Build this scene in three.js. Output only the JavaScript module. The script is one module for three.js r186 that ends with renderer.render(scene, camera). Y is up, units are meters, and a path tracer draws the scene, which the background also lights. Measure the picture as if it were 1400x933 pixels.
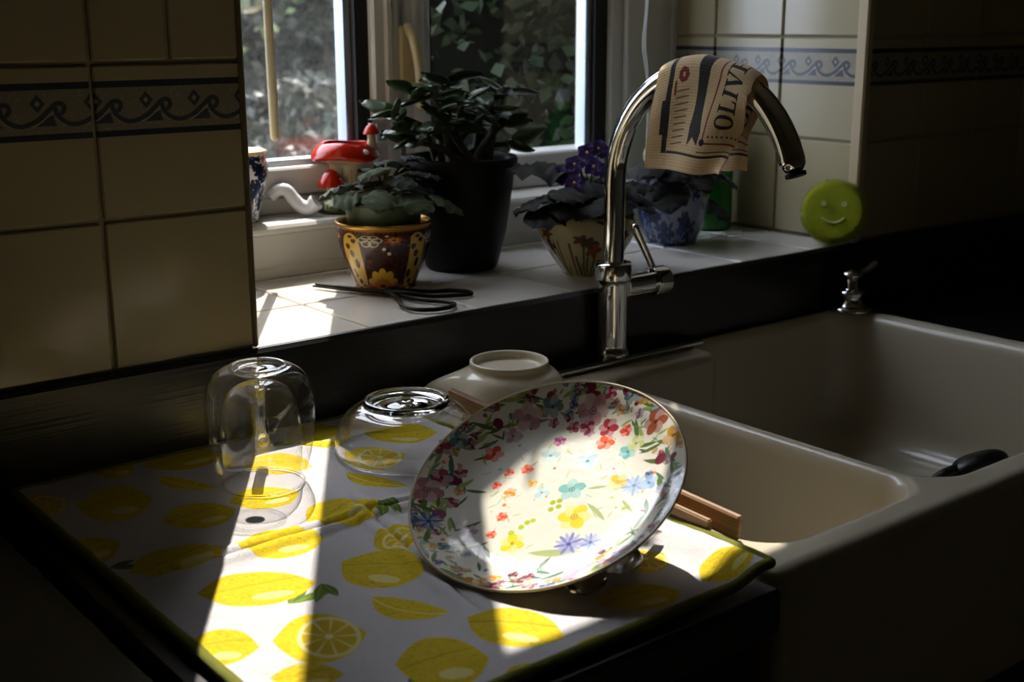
import * as THREE from 'three';
import { mergeGeometries } from 'three/addons/utils/BufferGeometryUtils.js';
import { ImprovedNoise } from 'three/addons/math/ImprovedNoise.js';

// ---------------------------------------------------------------- camera, sky, sun, exposure
// The place was measured in units of a third of a metre from the eye; U() turns such a point into metres, floor at y = 0.
const K = 1 / 3, U = (x, y, z) => new THREE.Vector3(x * K, y * K + 4 / 3, z * K);
const scene = new THREE.Scene();
const camera = new THREE.PerspectiveCamera(2 * Math.atan(466.5 / 1717) * 180 / Math.PI, 1400 / 933, 0.05, 200);
camera.filmGauge = 36;
camera.position.copy(U(0, 0, 0));
camera.quaternion.setFromRotationMatrix(new THREE.Matrix4().makeBasis(
  new THREE.Vector3(0.77901166, -0.00202932, 0.62700615), new THREE.Vector3(0.15661436, 0.96892733, -0.19144653), new THREE.Vector3(-0.60713489, 0.24733725, 0.75512351)));
camera.focus = 1.25;
camera.userData.fStop = 7.5;
scene.add(camera);

const renderer = new THREE.WebGLRenderer({ antialias: true });
renderer.toneMapping = THREE.LinearToneMapping;
renderer.toneMappingExposure = 0.72;
renderer.shadowMap.enabled = true;

const SUN_AZ = 33 * Math.PI / 180, SUN_EL = 52 * Math.PI / 180;
const SUN = new THREE.Vector3(Math.sin(SUN_AZ) * Math.cos(SUN_EL), Math.sin(SUN_EL), -Math.cos(SUN_AZ) * Math.cos(SUN_EL));
// hazy bright sky: even white haze, a little brighter towards the horizon and round the sun
{
  const w = 512, h = 256, d = new Float32Array(w * h * 4);
  for (let j = 0; j < h; j++) for (let i = 0; i < w; i++) {
    const el = ((j + 0.5) / h - 0.5) * Math.PI, az = ((i + 0.5) / w - 0.5) * 2 * Math.PI;
    const c = Math.cos(el) * Math.cos(az) * SUN.x + Math.sin(el) * SUN.y + Math.cos(el) * Math.sin(az) * SUN.z, th = Math.acos(Math.min(1, Math.max(-1, c)));
    const L = 1 + 0.3 * Math.exp(-Math.abs(el) / 0.2) + 1.3 * Math.exp(-th / 0.45), blue = 0.26 * (1 - Math.exp(-th / 0.6));
    d.set([L * (1 - 0.5 * blue), L, L * (1 + blue), 1], (j * w + i) * 4);
  }
  const sky = new THREE.DataTexture(d, w, h, THREE.RGBAFormat, THREE.FloatType);
  sky.mapping = THREE.EquirectangularReflectionMapping; sky.magFilter = sky.minFilter = THREE.LinearFilter; sky.needsUpdate = true;
  scene.background = sky;
  scene.backgroundIntensity = 6.4;
}
const sun = new THREE.DirectionalLight(new THREE.Color(1, 0.92, 0.8), 15);
sun.name = 'sun';
sun.target.position.copy(U(2, -1.2, -2.6));
sun.position.copy(sun.target.position).addScaledVector(SUN, 14);
sun.castShadow = true;
sun.shadow.radius = 0.6;
sun.shadow.mapSize.set(4096, 4096);
Object.assign(sun.shadow.camera, { left: -2.5, right: 2.5, top: 2.5, bottom: -2.5, near: 0.5, far: 30 });
scene.add(sun, sun.target);

// ---------------------------------------------------------------- helpers
const V3 = (x, y, z) => new THREE.Vector3(x, y, z);
function rng(seed) { let s = seed >>> 0; return () => { s = (s + 0x6d2b79f5) | 0; let t = Math.imul(s ^ (s >>> 15), 1 | s); t = (t + Math.imul(t ^ (t >>> 7), 61 | t)) ^ t; return ((t ^ (t >>> 14)) >>> 0) / 4294967296; }; }
const perlin = new ImprovedNoise(), noise = (x, y, z = 0) => perlin.noise(x, y, z);
const lerp = (a, b, t) => a + (b - a) * t, clamp = (x, a, b) => Math.min(b, Math.max(a, x));
const smooth = (x, a, b) => { const t = clamp((x - a) / (b - a), 0, 1); return t * t * (3 - 2 * t); };
const taken = new Map();
function numbered(name) { const n = taken.get(name) ?? 0; taken.set(name, n + 1); return n ? `${name}_${String(n).padStart(3, '0')}` : name; }
function thing(name, label, category, pos = V3(0, 0, 0), turn = 0, group) {
  const o = new THREE.Group(); o.name = numbered(name); o.position.copy(pos); o.rotation.y = turn;
  o.userData = { label, category }; if (group) o.userData.group = group;
  scene.add(o); return o;
}
function part(name, geo, mat, parent, label) {
  const m = new THREE.Mesh(geo, mat); m.name = name; m.castShadow = m.receiveShadow = true;
  if (label) m.userData.label = label;
  parent.add(m); return m;
}
function struct(name, geo, mat, parent = scene) {
  const m = new THREE.Mesh(geo, mat); m.name = parent === scene ? numbered(name) : name; m.castShadow = m.receiveShadow = true;
  if (parent === scene) m.userData.kind = 'structure';
  parent.add(m); return m;
}
function structGroup(name) { const g = new THREE.Group(); g.name = numbered(name); g.userData.kind = 'structure'; scene.add(g); return g; }
const std = (o) => new THREE.MeshStandardMaterial(o), phys = (o) => new THREE.MeshPhysicalMaterial(o);
const hex = (h) => new THREE.Color(h);
function canvas(w, h, draw, srgb = true) {
  const c = document.createElement('canvas'); c.width = w; c.height = h; draw(c.getContext('2d'), w, h);
  const t = new THREE.CanvasTexture(c); t.wrapS = t.wrapT = THREE.RepeatWrapping; if (srgb) t.colorSpace = THREE.SRGBColorSpace; return t;
}
function noiseTex(n, f, rx = 1, ry = 1) {   // tiling grey noise, f(u, v) in 0..1
  const d = new Uint8Array(n * n * 4);
  for (let j = 0; j < n; j++) for (let i = 0; i < n; i++) { const v = clamp(f(i / n, j / n), 0, 1) * 255; d.set([v, v, v, 255], (j * n + i) * 4); }
  const t = new THREE.DataTexture(d, n, n); t.wrapS = t.wrapT = THREE.RepeatWrapping; t.magFilter = t.minFilter = THREE.LinearFilter; t.repeat.set(rx, ry); t.needsUpdate = true; return t;
}
function boxU(x0, x1, y0, y1, z0, z1) { const g = new THREE.BoxGeometry((x1 - x0) * K, (y1 - y0) * K, (z1 - z0) * K); const c = U((x0 + x1) / 2, (y0 + y1) / 2, (z0 + z1) / 2); g.translate(c.x, c.y, c.z); return g; }
// box whose twelve edges are chamfered by c
function chamferBox(w, h, d, c) {
  const X = w / 2, Y = h / 2, Z = d / 2, pos = [];
  const quad = (a, b, e, f) => pos.push(...a, ...b, ...e, ...a, ...e, ...f), tri = (a, b, e) => pos.push(...a, ...b, ...e);
  const P = (sx, sy, sz, k) => [sx * (X - (k === 0 ? 0 : c)), sy * (Y - (k === 1 ? 0 : c)), sz * (Z - (k === 2 ? 0 : c))];
  const face = (k) => { for (const s of [-1, 1]) { const q = [[-1, -1], [1, -1], [1, 1], [-1, 1]].map(([a, b]) => { const v = [0, 0, 0]; v[k] = s; v[(k + 1) % 3] = a; v[(k + 2) % 3] = b; return P(...v, k); }); s > 0 ? quad(...q) : quad(q[3], q[2], q[1], q[0]); } };
  face(0); face(1); face(2);
  for (let k = 0; k < 3; k++) for (const s1 of [-1, 1]) for (const s2 of [-1, 1]) {   // edges along axis k
    const v = (sk, f) => { const a = [0, 0, 0]; a[k] = sk; a[(k + 1) % 3] = s1; a[(k + 2) % 3] = s2; return P(...a, f); };
    const q = [v(-1, (k + 1) % 3), v(1, (k + 1) % 3), v(1, (k + 2) % 3), v(-1, (k + 2) % 3)];
    s1 * s2 > 0 ? quad(q[3], q[2], q[1], q[0]) : quad(...q);
  }
  for (const a of [-1, 1]) for (const b of [-1, 1]) for (const e of [-1, 1]) { const q = [P(a, b, e, 0), P(a, b, e, 1), P(a, b, e, 2)]; a * b * e > 0 ? tri(...q) : tri(q[2], q[1], q[0]); }
  for (let i = 0; i < pos.length; i += 9) {   // every face looks outwards
    const [a, b, e] = [0, 3, 6].map((k) => V3(pos[i + k], pos[i + k + 1], pos[i + k + 2])), m = a.clone().add(b).add(e);
    if (b.clone().sub(a).cross(e.clone().sub(a)).dot(m) < 0) for (let k = 0; k < 3; k++) [pos[i + 3 + k], pos[i + 6 + k]] = [pos[i + 6 + k], pos[i + 3 + k]];
  }
  const g = new THREE.BufferGeometry(); g.setAttribute('position', new THREE.Float32BufferAttribute(pos, 3)); g.computeVertexNormals();
  const uv = []; for (let i = 0; i < pos.length; i += 3) uv.push(pos[i] / w + 0.5, pos[i + 1] / h + 0.5);
  g.setAttribute('uv', new THREE.Float32BufferAttribute(uv, 2)); return g;
}
const cbox = (w, h, d, c, x = 0, y = 0, z = 0) => chamferBox(w, h, d, c).translate(x, y, z);
function cboxU(x0, x1, y0, y1, z0, z1, c) { const p = U((x0 + x1) / 2, (y0 + y1) / 2, (z0 + z1) / 2); return cbox((x1 - x0) * K, (y1 - y0) * K, (z1 - z0) * K, c, p.x, p.y, p.z); }
// closed sheet: fn(u, v) gives the middle surface, th its thickness (number or function)
function shell(fn, nu, nv, th) {
  const T = typeof th === 'function' ? th : () => th, mid = [], e = 1e-3, pos = [], uv = [], idx = [];
  for (let j = 0; j <= nv; j++) for (let i = 0; i <= nu; i++) {
    const u = i / nu, v = j / nv, p = fn(u, v), a = fn(Math.min(1, u + e), v), b = fn(Math.max(0, u - e), v), c = fn(u, Math.min(1, v + e)), d = fn(u, Math.max(0, v - e));
    const n = a.clone().sub(b).cross(c.clone().sub(d)); if (n.lengthSq() < 1e-18) n.set(0, 1, 0); n.normalize();
    mid.push([p, n, T(u, v) / 2, u, v]);
  }
  for (const s of [1, -1]) for (const [p, n, t, u, v] of mid) { pos.push(p.x + n.x * t * s, p.y + n.y * t * s, p.z + n.z * t * s); uv.push(u, v); }
  const N = nu + 1, M = N * (nv + 1);
  for (let j = 0; j < nv; j++) for (let i = 0; i < nu; i++) { const a = j * N + i, b = a + 1, c = a + N, d = c + 1; idx.push(a, b, d, a, d, c, M + a, M + d, M + b, M + a, M + c, M + d); }
  const ring = []; for (let i = 0; i < nu; i++) ring.push(i); for (let j = 0; j < nv; j++) ring.push(j * N + nu); for (let i = nu; i > 0; i--) ring.push(nv * N + i); for (let j = nv; j > 0; j--) ring.push(j * N);
  const R = pos.length / 3; for (const q of ring) for (const s of [0, M]) { pos.push(...pos.slice((q + s) * 3, (q + s) * 3 + 3)); uv.push(...uv.slice((q + s) * 2, (q + s) * 2 + 2)); }
  for (let i = 0; i < ring.length; i++) { const a = R + 2 * i, b = R + 2 * ((i + 1) % ring.length); idx.push(a, a + 1, b, b, a + 1, b + 1); }
  const g = new THREE.BufferGeometry(); g.setAttribute('position', new THREE.Float32BufferAttribute(pos, 3)); g.setAttribute('uv', new THREE.Float32BufferAttribute(uv, 2)); g.setIndex(idx); g.computeVertexNormals(); return g;
}
function lathe(pts, seg = 48, smoothN = 0) {
  let p = pts.map(([x, y]) => new THREE.Vector2(x, y));
  if (smoothN) p = new THREE.SplineCurve(p).getPoints(smoothN).map((q) => new THREE.Vector2(Math.max(0, q.x), q.y));
  return new THREE.LatheGeometry(p, seg);
}
// tube along points with radius r (number or function of t), closed ends
function tube(pts, r, seg = 24, rad = 10, tension = 0.5, closed = false) {
  const curve = new THREE.CatmullRomCurve3(pts, closed, 'catmullrom', tension), g = new THREE.TubeGeometry(curve, seg, 1, rad, closed), f = typeof r === 'function' ? r : () => r;
  const p = g.attributes.position, c = V3();
  for (let i = 0; i <= seg; i++) { curve.getPointAt(i / seg, c); const k = f(i / seg); for (let j = 0; j <= rad; j++) { const q = i * (rad + 1) + j; p.setXYZ(q, c.x + (p.getX(q) - c.x) * k, c.y + (p.getY(q) - c.y) * k, c.z + (p.getZ(q) - c.z) * k); } }
  g.computeVertexNormals();
  if (closed) return g;
  const ends = [0, 1].map((t) => { const s = new THREE.SphereGeometry(f(t), rad, 6); curve.getPointAt(t, c); s.translate(c.x, c.y, c.z); return s; });
  return mergeGeometries([g, ...ends]);
}
const merge = (...g) => mergeGeometries(g.flat().map((x) => { const y = x.index ? x.toNonIndexed() : x.clone(); for (const k of Object.keys(y.attributes)) if (!['position', 'normal', 'uv'].includes(k)) y.deleteAttribute(k); return y; }));
// mesh of the zero set of a signed distance (negative inside), cells of size h, by surface nets
function netMesh(sdf, lo, hi, h) {
  const n = [0, 1, 2].map((k) => Math.ceil((hi[k] - lo[k]) / h) + 1), [nx, ny, nz] = n, at = (i, j, k) => (k * ny + j) * nx + i, F = new Float32Array(nx * ny * nz);
  for (let k = 0; k < nz; k++) for (let j = 0; j < ny; j++) for (let i = 0; i < nx; i++) F[at(i, j, k)] = sdf(lo[0] + i * h, lo[1] + j * h, lo[2] + k * h);
  const id = new Int32Array(F.length).fill(-1), pos = [], nor = [], idx = [];
  for (let k = 0; k < nz - 1; k++) for (let j = 0; j < ny - 1; j++) for (let i = 0; i < nx - 1; i++) {
    let c = 0, x = 0, y = 0, z = 0;
    const v = (a, b, e) => F[at(i + a, j + b, k + e)], cross = (a, b, e, A, B, E) => { const p = v(a, b, e), q = v(A, B, E); if (p < 0 !== q < 0) { const t = p / (p - q); x += a + (A - a) * t; y += b + (B - b) * t; z += e + (E - e) * t; c++; } };
    for (const a of [0, 1]) for (const b of [0, 1]) { cross(0, a, b, 1, a, b); cross(a, 0, b, a, 1, b); cross(a, b, 0, a, b, 1); }
    if (!c) continue;
    const P = [lo[0] + (i + x / c) * h, lo[1] + (j + y / c) * h, lo[2] + (k + z / c) * h], e = h * 0.5;
    const N = [sdf(P[0] + e, P[1], P[2]) - sdf(P[0] - e, P[1], P[2]), sdf(P[0], P[1] + e, P[2]) - sdf(P[0], P[1] - e, P[2]), sdf(P[0], P[1], P[2] + e) - sdf(P[0], P[1], P[2] - e)], L = Math.hypot(...N) || 1, d = sdf(...P);
    id[at(i, j, k)] = pos.length / 3; for (let m = 0; m < 3; m++) { pos.push(P[m] - (N[m] / L) * d * 0.9); nor.push(N[m] / L); }
  }
  const quad = (a, b, c, d, flip) => { if (a < 0 || b < 0 || c < 0 || d < 0) return; flip ? idx.push(a, c, b, a, d, c) : idx.push(a, b, c, a, c, d); };
  for (let k = 1; k < nz - 1; k++) for (let j = 1; j < ny - 1; j++) for (let i = 1; i < nx - 1; i++) {
    const f = F[at(i, j, k)] < 0;
    if (f !== F[at(i + 1, j, k)] < 0) quad(id[at(i, j - 1, k - 1)], id[at(i, j, k - 1)], id[at(i, j, k)], id[at(i, j - 1, k)], !f);
    if (f !== F[at(i, j + 1, k)] < 0) quad(id[at(i - 1, j, k - 1)], id[at(i - 1, j, k)], id[at(i, j, k)], id[at(i, j, k - 1)], !f);
    if (f !== F[at(i, j, k + 1)] < 0) quad(id[at(i - 1, j - 1, k)], id[at(i, j - 1, k)], id[at(i, j, k)], id[at(i - 1, j, k)], !f);
  }
  const g = new THREE.BufferGeometry(); g.setAttribute('position', new THREE.Float32BufferAttribute(pos, 3)); g.setAttribute('normal', new THREE.Float32BufferAttribute(nor, 3)); g.setIndex(idx); return g;
}
const sdBox = (x, y, z, a, b, c, r) => { const qx = Math.abs(x) - a + r, qy = Math.abs(y) - b + r, qz = Math.abs(z) - c + r; return Math.hypot(Math.max(qx, 0), Math.max(qy, 0), Math.max(qz, 0)) + Math.min(Math.max(qx, qy, qz), 0) - r; };
const smax = (a, b, k) => { const t = Math.max(k - Math.abs(a - b), 0) / k; return Math.max(a, b) + t * t * k * 0.25; }, smin = (a, b, k) => -smax(-a, -b, k);

// ---------------------------------------------------------------- materials
const R1 = rng(7);
const speck = noiseTex(256, (u, v) => 0.5 + 0.5 * noise(u * 40, v * 40, 1.5));
const fine = noiseTex(256, () => R1());
const glaze = phys({ color: hex('#aa9f80'), roughness: 0.16, ior: 1.5 });
const sillGlaze = phys({ color: hex('#dcd8d0'), roughness: 0.14 });
const grout = std({ color: hex('#9a917c'), roughness: 0.95 });
const plaster = std({ color: hex('#b5ab99'), roughness: 0.95 });
const darkRoom = std({ color: hex('#a89c86'), roughness: 0.95 });
const granite = phys({ color: hex('#0d0c0b'), roughness: 0.32, bumpMap: speck, bumpScale: 0.0002 });
const upvc = phys({ color: hex('#d8d6d0'), roughness: 0.35 });
const gasket = std({ color: hex('#0c0c0c'), roughness: 0.7 });
const spacer = std({ color: hex('#b9c2cc'), roughness: 0.35, metalness: 0.6 });
const pane = phys({ color: 0xffffff, transmission: 1, roughness: 0, thickness: 0, ior: 1.5 });
const chrome = std({ color: hex('#d8d8da'), metalness: 1, roughness: 0.06 });
const steel = std({ color: hex('#b9b4ac'), metalness: 1, roughness: 0.2 });
const blackIron = std({ color: hex('#151413'), metalness: 0.6, roughness: 0.4 });
const ceramicSink = phys({ color: hex('#b9b09c'), roughness: 0.18 });
const dustMap = noiseTex(256, (u, v) => 0.62 + 0.3 * noise(u * 7, v * 7, 4.4) + 0.25 * noise(u * 50, v * 50, 2.2) + (R1() > 0.9985 ? 0.5 : 0), 1.5, 4);
const dustyPane = phys({ color: 0xffffff, transmission: 1, roughness: 0.15, roughnessMap: dustMap, thickness: 0, ior: 1.5 });
const glass = phys({ color: 0xffffff, transmission: 1, roughness: 0, thickness: 0, ior: 1.7 });
const solidGlass = phys({ color: 0xffffff, transmission: 1, roughness: 0, thickness: 0.01, ior: 1.5 });

const TOP = 3.6;   // window head, out of view, set to bound the sun patch and sky light

// ---------------------------------------------------------------- the room
struct('floor', boxU(-4, 9.5, -4.3, -4, -3.6, 6.5), darkRoom);
struct('ceiling', boxU(-4.3, 9.8, 4.1, 4.35, -5.0, 6.8), plaster);
struct('wall_back', boxU(-4.3, 9.8, -4, 4.1, 6.5, 6.8), darkRoom);
struct('wall_west', boxU(-4.3, -4, -4, 4.1, -3.6, 6.5), darkRoom);
struct('wall_east', boxU(9.5, 9.8, -4, 4.1, -3.6, 6.5), darkRoom);
const wallLeft = struct('wall_left', boxU(-4.3, 1.765, -4, 4.1, -5.0, -3.5), grout);
const wallRight = struct('wall_right', boxU(4.82, 9.8, -4, 4.1, -5.0, -3.5), grout);
struct('wall_upper', boxU(1.765, 4.82, TOP, 4.1, -5.0, -3.5), plaster);
const wallLower = struct('wall_lower', boxU(1.765, 4.82, -4, -1.02, -5.0, -3.5), grout);
// glazed wall tiles, each its own piece; the row at eye level carries a printed border of breaking waves
const borderPrint = canvas(512, 512, (c, w, h) => {
  c.fillStyle = '#aa9f80'; c.fillRect(0, 0, w, h);
  const y0 = 0.1 * h, y1 = 0.46 * h;
  c.fillStyle = '#8e8676'; c.fillRect(0, y0, w, y1 - y0);
  const r = rng(3); for (let i = 0; i < 900; i++) { c.fillStyle = r() < 0.5 ? 'rgba(150,142,125,.35)' : 'rgba(205,197,178,.35)'; c.fillRect(r() * w, y0 + r() * (y1 - y0), 6, 3); }
  c.fillStyle = '#343842'; c.fillRect(0, y0, w, 22); c.fillRect(0, y1 - 20, w, 20);
  const p = w / 3, b = y1 - 46, t = y0 + 62;
  for (let k = -1; k < 4; k++) {
    const x = k * p;
    c.fillStyle = '#474b55';
    c.beginPath(); c.moveTo(x - 0.06 * p, b); c.lineTo(x + 0.34 * p, b); c.quadraticCurveTo(x + 0.26 * p, b - 26, x + 0.3 * p, t + 44); c.quadraticCurveTo(x + 0.08 * p, b - 36, x - 0.06 * p, b); c.fill();
    c.strokeStyle = '#474b55'; c.lineWidth = 15; c.lineCap = 'round';
    c.beginPath(); c.moveTo(x + 0.44 * p, t + 36); c.bezierCurveTo(x + 0.56 * p, t + 20, x + 0.46 * p, t - 8, x + 0.3 * p, t + 10); c.bezierCurveTo(x + 0.1 * p, t + 42, x - 0.02 * p, b - 10, x - 0.3 * p, b - 2); c.bezierCurveTo(x - 0.52 * p, b - 4, x - 0.66 * p, b - 26, x - 0.68 * p, b - 58); c.stroke();
    c.strokeStyle = '#b0a892'; c.lineWidth = 5;
    c.beginPath(); c.moveTo(x + 0.3 * p, t + 30); c.bezierCurveTo(x + 0.14 * p, t + 50, x + 0.04 * p, b - 8, x - 0.1 * p, b); c.moveTo(x + 0.33 * p, t + 34); c.bezierCurveTo(x + 0.3 * p, b - 34, x + 0.38 * p, b - 8, x + 0.5 * p, b - 2); c.stroke();
    for (const [s, f] of [[24, '#474b55'], [9, '#a8a08c']]) { c.fillStyle = f; c.beginPath(); const X = x, Y = y0 + 66; c.moveTo(X, Y - s * 1.25); c.lineTo(X + s, Y); c.lineTo(X, Y + s * 1.25); c.lineTo(X - s, Y); c.fill(); }
  }
});
const borderGlaze = phys({ color: 0xffffff, map: borderPrint, roughness: 0.22 });
const tileGeos = new Map();
function tileGeo(w, h) { const k = `${w.toFixed(4)}|${h.toFixed(4)}`; if (!tileGeos.has(k)) tileGeos.set(k, chamferBox(w, h, 0.008, 0.0016)); return tileGeos.get(k); }
function tile(parent, mat, a0, a1, b0, b1, place) {   // a: along the wall, b: up it, in u
  const m = struct('tile', tileGeo((a1 - a0 - 0.012) * K, (b1 - b0 - 0.012) * K), mat, parent); place(m, (a0 + a1) / 2, (b0 + b1) / 2); return m;
}
const cols = [-0.95, -0.5, -0.05, 0.4, 0.858, 1.314, 1.768], rows = [-0.995, -0.552, -0.112, 0.33, 0.78, 1.23];
for (let i = 0; i + 1 < cols.length; i++) for (let j = 0; j + 1 < rows.length; j++) {
  const on = (m, a, b) => { m.position.copy(U(a, b, -3.5)); };
  if (j === 2 && i === 5) { tile(wallLeft, glaze, cols[i], 1.545, rows[j], rows[j + 1], on); tile(wallLeft, glaze, 1.545, cols[i + 1], rows[j], rows[j + 1], on); }
  else tile(wallLeft, j === 1 ? borderGlaze : glaze, cols[i], cols[i + 1], rows[j], rows[j + 1], on);
}
const zc = [-3.468, -3.937, -4.36, -4.64], rr = [-0.995, -0.54, -0.075, 0.39, 0.85];
for (let i = 0; i + 1 < zc.length; i++) for (let j = 0; j + 1 < rr.length; j++) tile(wallRight, j === 1 ? borderGlaze : glaze, -zc[i], -zc[i + 1], rr[j], rr[j + 1], (m, a, b) => { m.position.copy(U(4.815, b, -a)); m.rotation.y = -Math.PI / 2; });
const rc = [4.845, 5.3, 5.75, 6.2, 6.65];
for (let i = 0; i + 1 < rc.length; i++) for (let j = 0; j + 1 < rr.length; j++) tile(wallRight, j === 1 ? borderGlaze : glaze, rc[i], rc[i + 1], rr[j], rr[j + 1], (m, a, b) => { m.position.copy(U(a, b, -3.5)); });
struct('corner_trim', cboxU(4.795, 4.845, -0.995, TOP, -3.515, -3.455, 0.003), phys({ color: hex('#b9a684'), roughness: 0.4 }), wallRight);
struct('corner_trim', cboxU(1.762, 1.782, -0.995, TOP, -3.53, -3.486, 0.002), phys({ color: hex('#6d6248'), roughness: 0.4 }), wallLeft);
// tiled sill
const sc = [1.77, 2.205, 2.652, 3.11, 3.585, 4.065, 4.545, 4.81], sz = [-3.492, -3.955, -4.405];
for (let i = 0; i + 1 < sc.length; i++) for (let j = 0; j + 1 < sz.length; j++) tile(wallLower, sillGlaze, sc[i], sc[i + 1], -sz[j], -sz[j + 1], (m, a, b) => { m.position.copy(U(a, -1.012, -b)); m.rotation.x = -Math.PI / 2; });
// black upstand behind the worktop, with a rounded top edge
struct('trim_1', cboxU(-3.9, 9.4, -1.3, -0.995, -3.492, -3.452, 0.004), granite);
// plastic window board and the fascia below it
const board = struct('trim_2', merge(cboxU(1.77, 4.82, -0.815, -0.78, -4.95, -4.395, 0.004), cboxU(1.77, 4.82, -1.0, -0.815, -4.5, -4.43, 0.003), cboxU(1.77, 4.82, -1.0, -0.95, -4.44, -4.418, 0.003)), upvc);

// ---------------------------------------------------------------- the window
const win = structGroup('window_1');
const frameBoxes = [], W = (x0, x1, y0, y1, z0, z1, c = 0.003) => cboxU(x0, x1, y0, y1, z0, z1, c);

struct('frame', merge(
  W(1.77, 1.9, -0.78, TOP, -4.95, -4.66), W(1.9, 4.49, -0.78, -0.705, -4.95, -4.64), W(1.9, 4.49, TOP - 0.14, TOP, -4.95, -4.64),
  W(3.12, 3.305, -0.705, TOP - 0.14, -4.93, -4.68), W(3.15, 3.255, -0.705, TOP - 0.14, -4.7, -4.655), W(3.19, 3.22, -0.705, TOP - 0.14, -4.67, -4.645),
  W(4.38, 4.49, -0.705, TOP - 0.14, -4.93, -4.66), W(4.49, 4.815, -0.78, TOP, -4.95, -4.64), W(4.455, 4.5, -0.7, TOP - 0.14, -4.66, -4.63),
  W(3.3, 4.38, -0.705, -0.62, -4.9, -4.67), W(3.3, 4.38, TOP - 0.22, TOP - 0.14, -4.9, -4.67), W(4.77, 4.815, -0.78, TOP, -4.64, -4.625)), upvc, win);
const sash = new THREE.Group(); sash.name = 'sash'; win.add(sash);
struct('sash_frame', merge(W(1.91, 2.02, -0.7, TOP - 0.15, -4.86, -4.62), W(2.965, 3.1, -0.7, TOP - 0.15, -4.86, -4.62), W(2.02, 2.965, -0.7, -0.585, -4.86, -4.62), W(2.02, 2.965, TOP - 0.27, TOP - 0.15, -4.86, -4.62), W(3.02, 3.06, -0.7, TOP - 0.15, -4.63, -4.605)), upvc, sash);
struct('gasket', merge(boxU(2.9, 2.967, -0.585, TOP - 0.27, -4.78, -4.66), boxU(2.02, 2.06, -0.585, TOP - 0.27, -4.78, -4.66)), gasket, sash);
struct('spacer_bar', merge(boxU(2.868, 2.9, -0.585, TOP - 0.27, -4.77, -4.7), boxU(2.06, 2.09, -0.585, TOP - 0.27, -4.77, -4.7), boxU(2.09, 2.868, -0.585, -0.56, -4.77, -4.68)), spacer, sash);
struct('glass', boxU(2.06, 2.88, -0.57, TOP - 0.27, -4.745, -4.735), dustyPane, sash);
struct('gasket', merge(boxU(4.3, 4.382, -0.62, TOP - 0.22, -4.79, -4.69), boxU(3.305, 3.315, -0.62, TOP - 0.22, -4.79, -4.69)), gasket, win);
struct('spacer_bar', boxU(4.262, 4.3, -0.62, TOP - 0.22, -4.78, -4.72), spacer, win);
struct('glass', boxU(3.31, 4.29, -0.61, TOP - 0.22, -4.755, -4.745), pane, win);
// lever handle on the middle post, catch block on the sash edge
{
  const g = [], p = (x, y, z) => U(x, y, z);
  g.push(tube([p(3.13, -0.03, -4.6), p(3.135, -0.08, -4.565), p(3.15, -0.2, -4.55), p(3.165, -0.36, -4.56)], (t) => 0.0075 - 0.001 * t, 20, 10), cboxU(3.09, 3.17, -0.3, -0.02, -4.625, -4.6, 0.003));
  struct('window_handle', merge(g), phys({ color: hex('#c9b78e'), roughness: 0.4 }), sash);
  struct('window_catch', merge(cboxU(2.925, 2.94, -0.52, -0.405, -4.62, -4.58, 0.001), cboxU(2.925, 3.03, -0.425, -0.405, -4.62, -4.58, 0.001), cboxU(2.925, 3.03, -0.52, -0.505, -4.62, -4.58, 0.001)), phys({ color: hex('#cfd0d2'), roughness: 0.3 }), sash);
}

// ---------------------------------------------------------------- worktop, cooker, sink
{
  const cupboard = std({ color: hex('#15130f'), roughness: 0.6 });
  const w = thing('worktop', 'black stone worktop under the lemon drying mat, left of the sink', 'worktop');
  part('slab', cboxU(0.91, 2.205, -1.42, -1.3, -3.45, -1.72, 0.004), granite, w);
  part('cupboard_front', cboxU(0.92, 2.2, -3.98, -1.425, -1.84, -1.8, 0.003), cupboard, w);
  const w2 = thing('worktop', 'black stone worktop in the dark beyond the right end of the sink', 'worktop');
  part('slab', cboxU(4.76, 9.4, -1.42, -1.3, -3.45, -1.72, 0.004), granite, w2);
  part('cupboard_front', cboxU(4.76, 9.4, -3.98, -1.425, -1.84, -1.8, 0.003), cupboard, w2);
  const b = thing('base_cabinet', 'dark cupboard under the front of the ceramic sink', 'cupboard');
  part('cupboard_front', cboxU(2.22, 4.74, -3.98, -1.94, -1.84, -1.8, 0.003), cupboard, b);
  for (const x of [2.3, 4.66]) part('side_panel', cboxU(x - 0.03, x + 0.03, -3.98, -1.94, -3.4, -1.85, 0.003), cupboard, b);
  const c = thing('cooker', 'low grey steel surface beyond the left end of the worktop', 'cooker');
  part('cooker_top', cboxU(-1.1, 0.9, -1.4, -1.33, -3.45, -1.72, 0.003), std({ color: hex('#8d8a84'), metalness: 0.3, roughness: 0.5 }), c);
  part('cooker_body', cboxU(-1.1, 0.9, -3.99, -1.4, -3.4, -1.76, 0.003), std({ color: hex('#191816'), roughness: 0.5 }), c);
}
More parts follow.
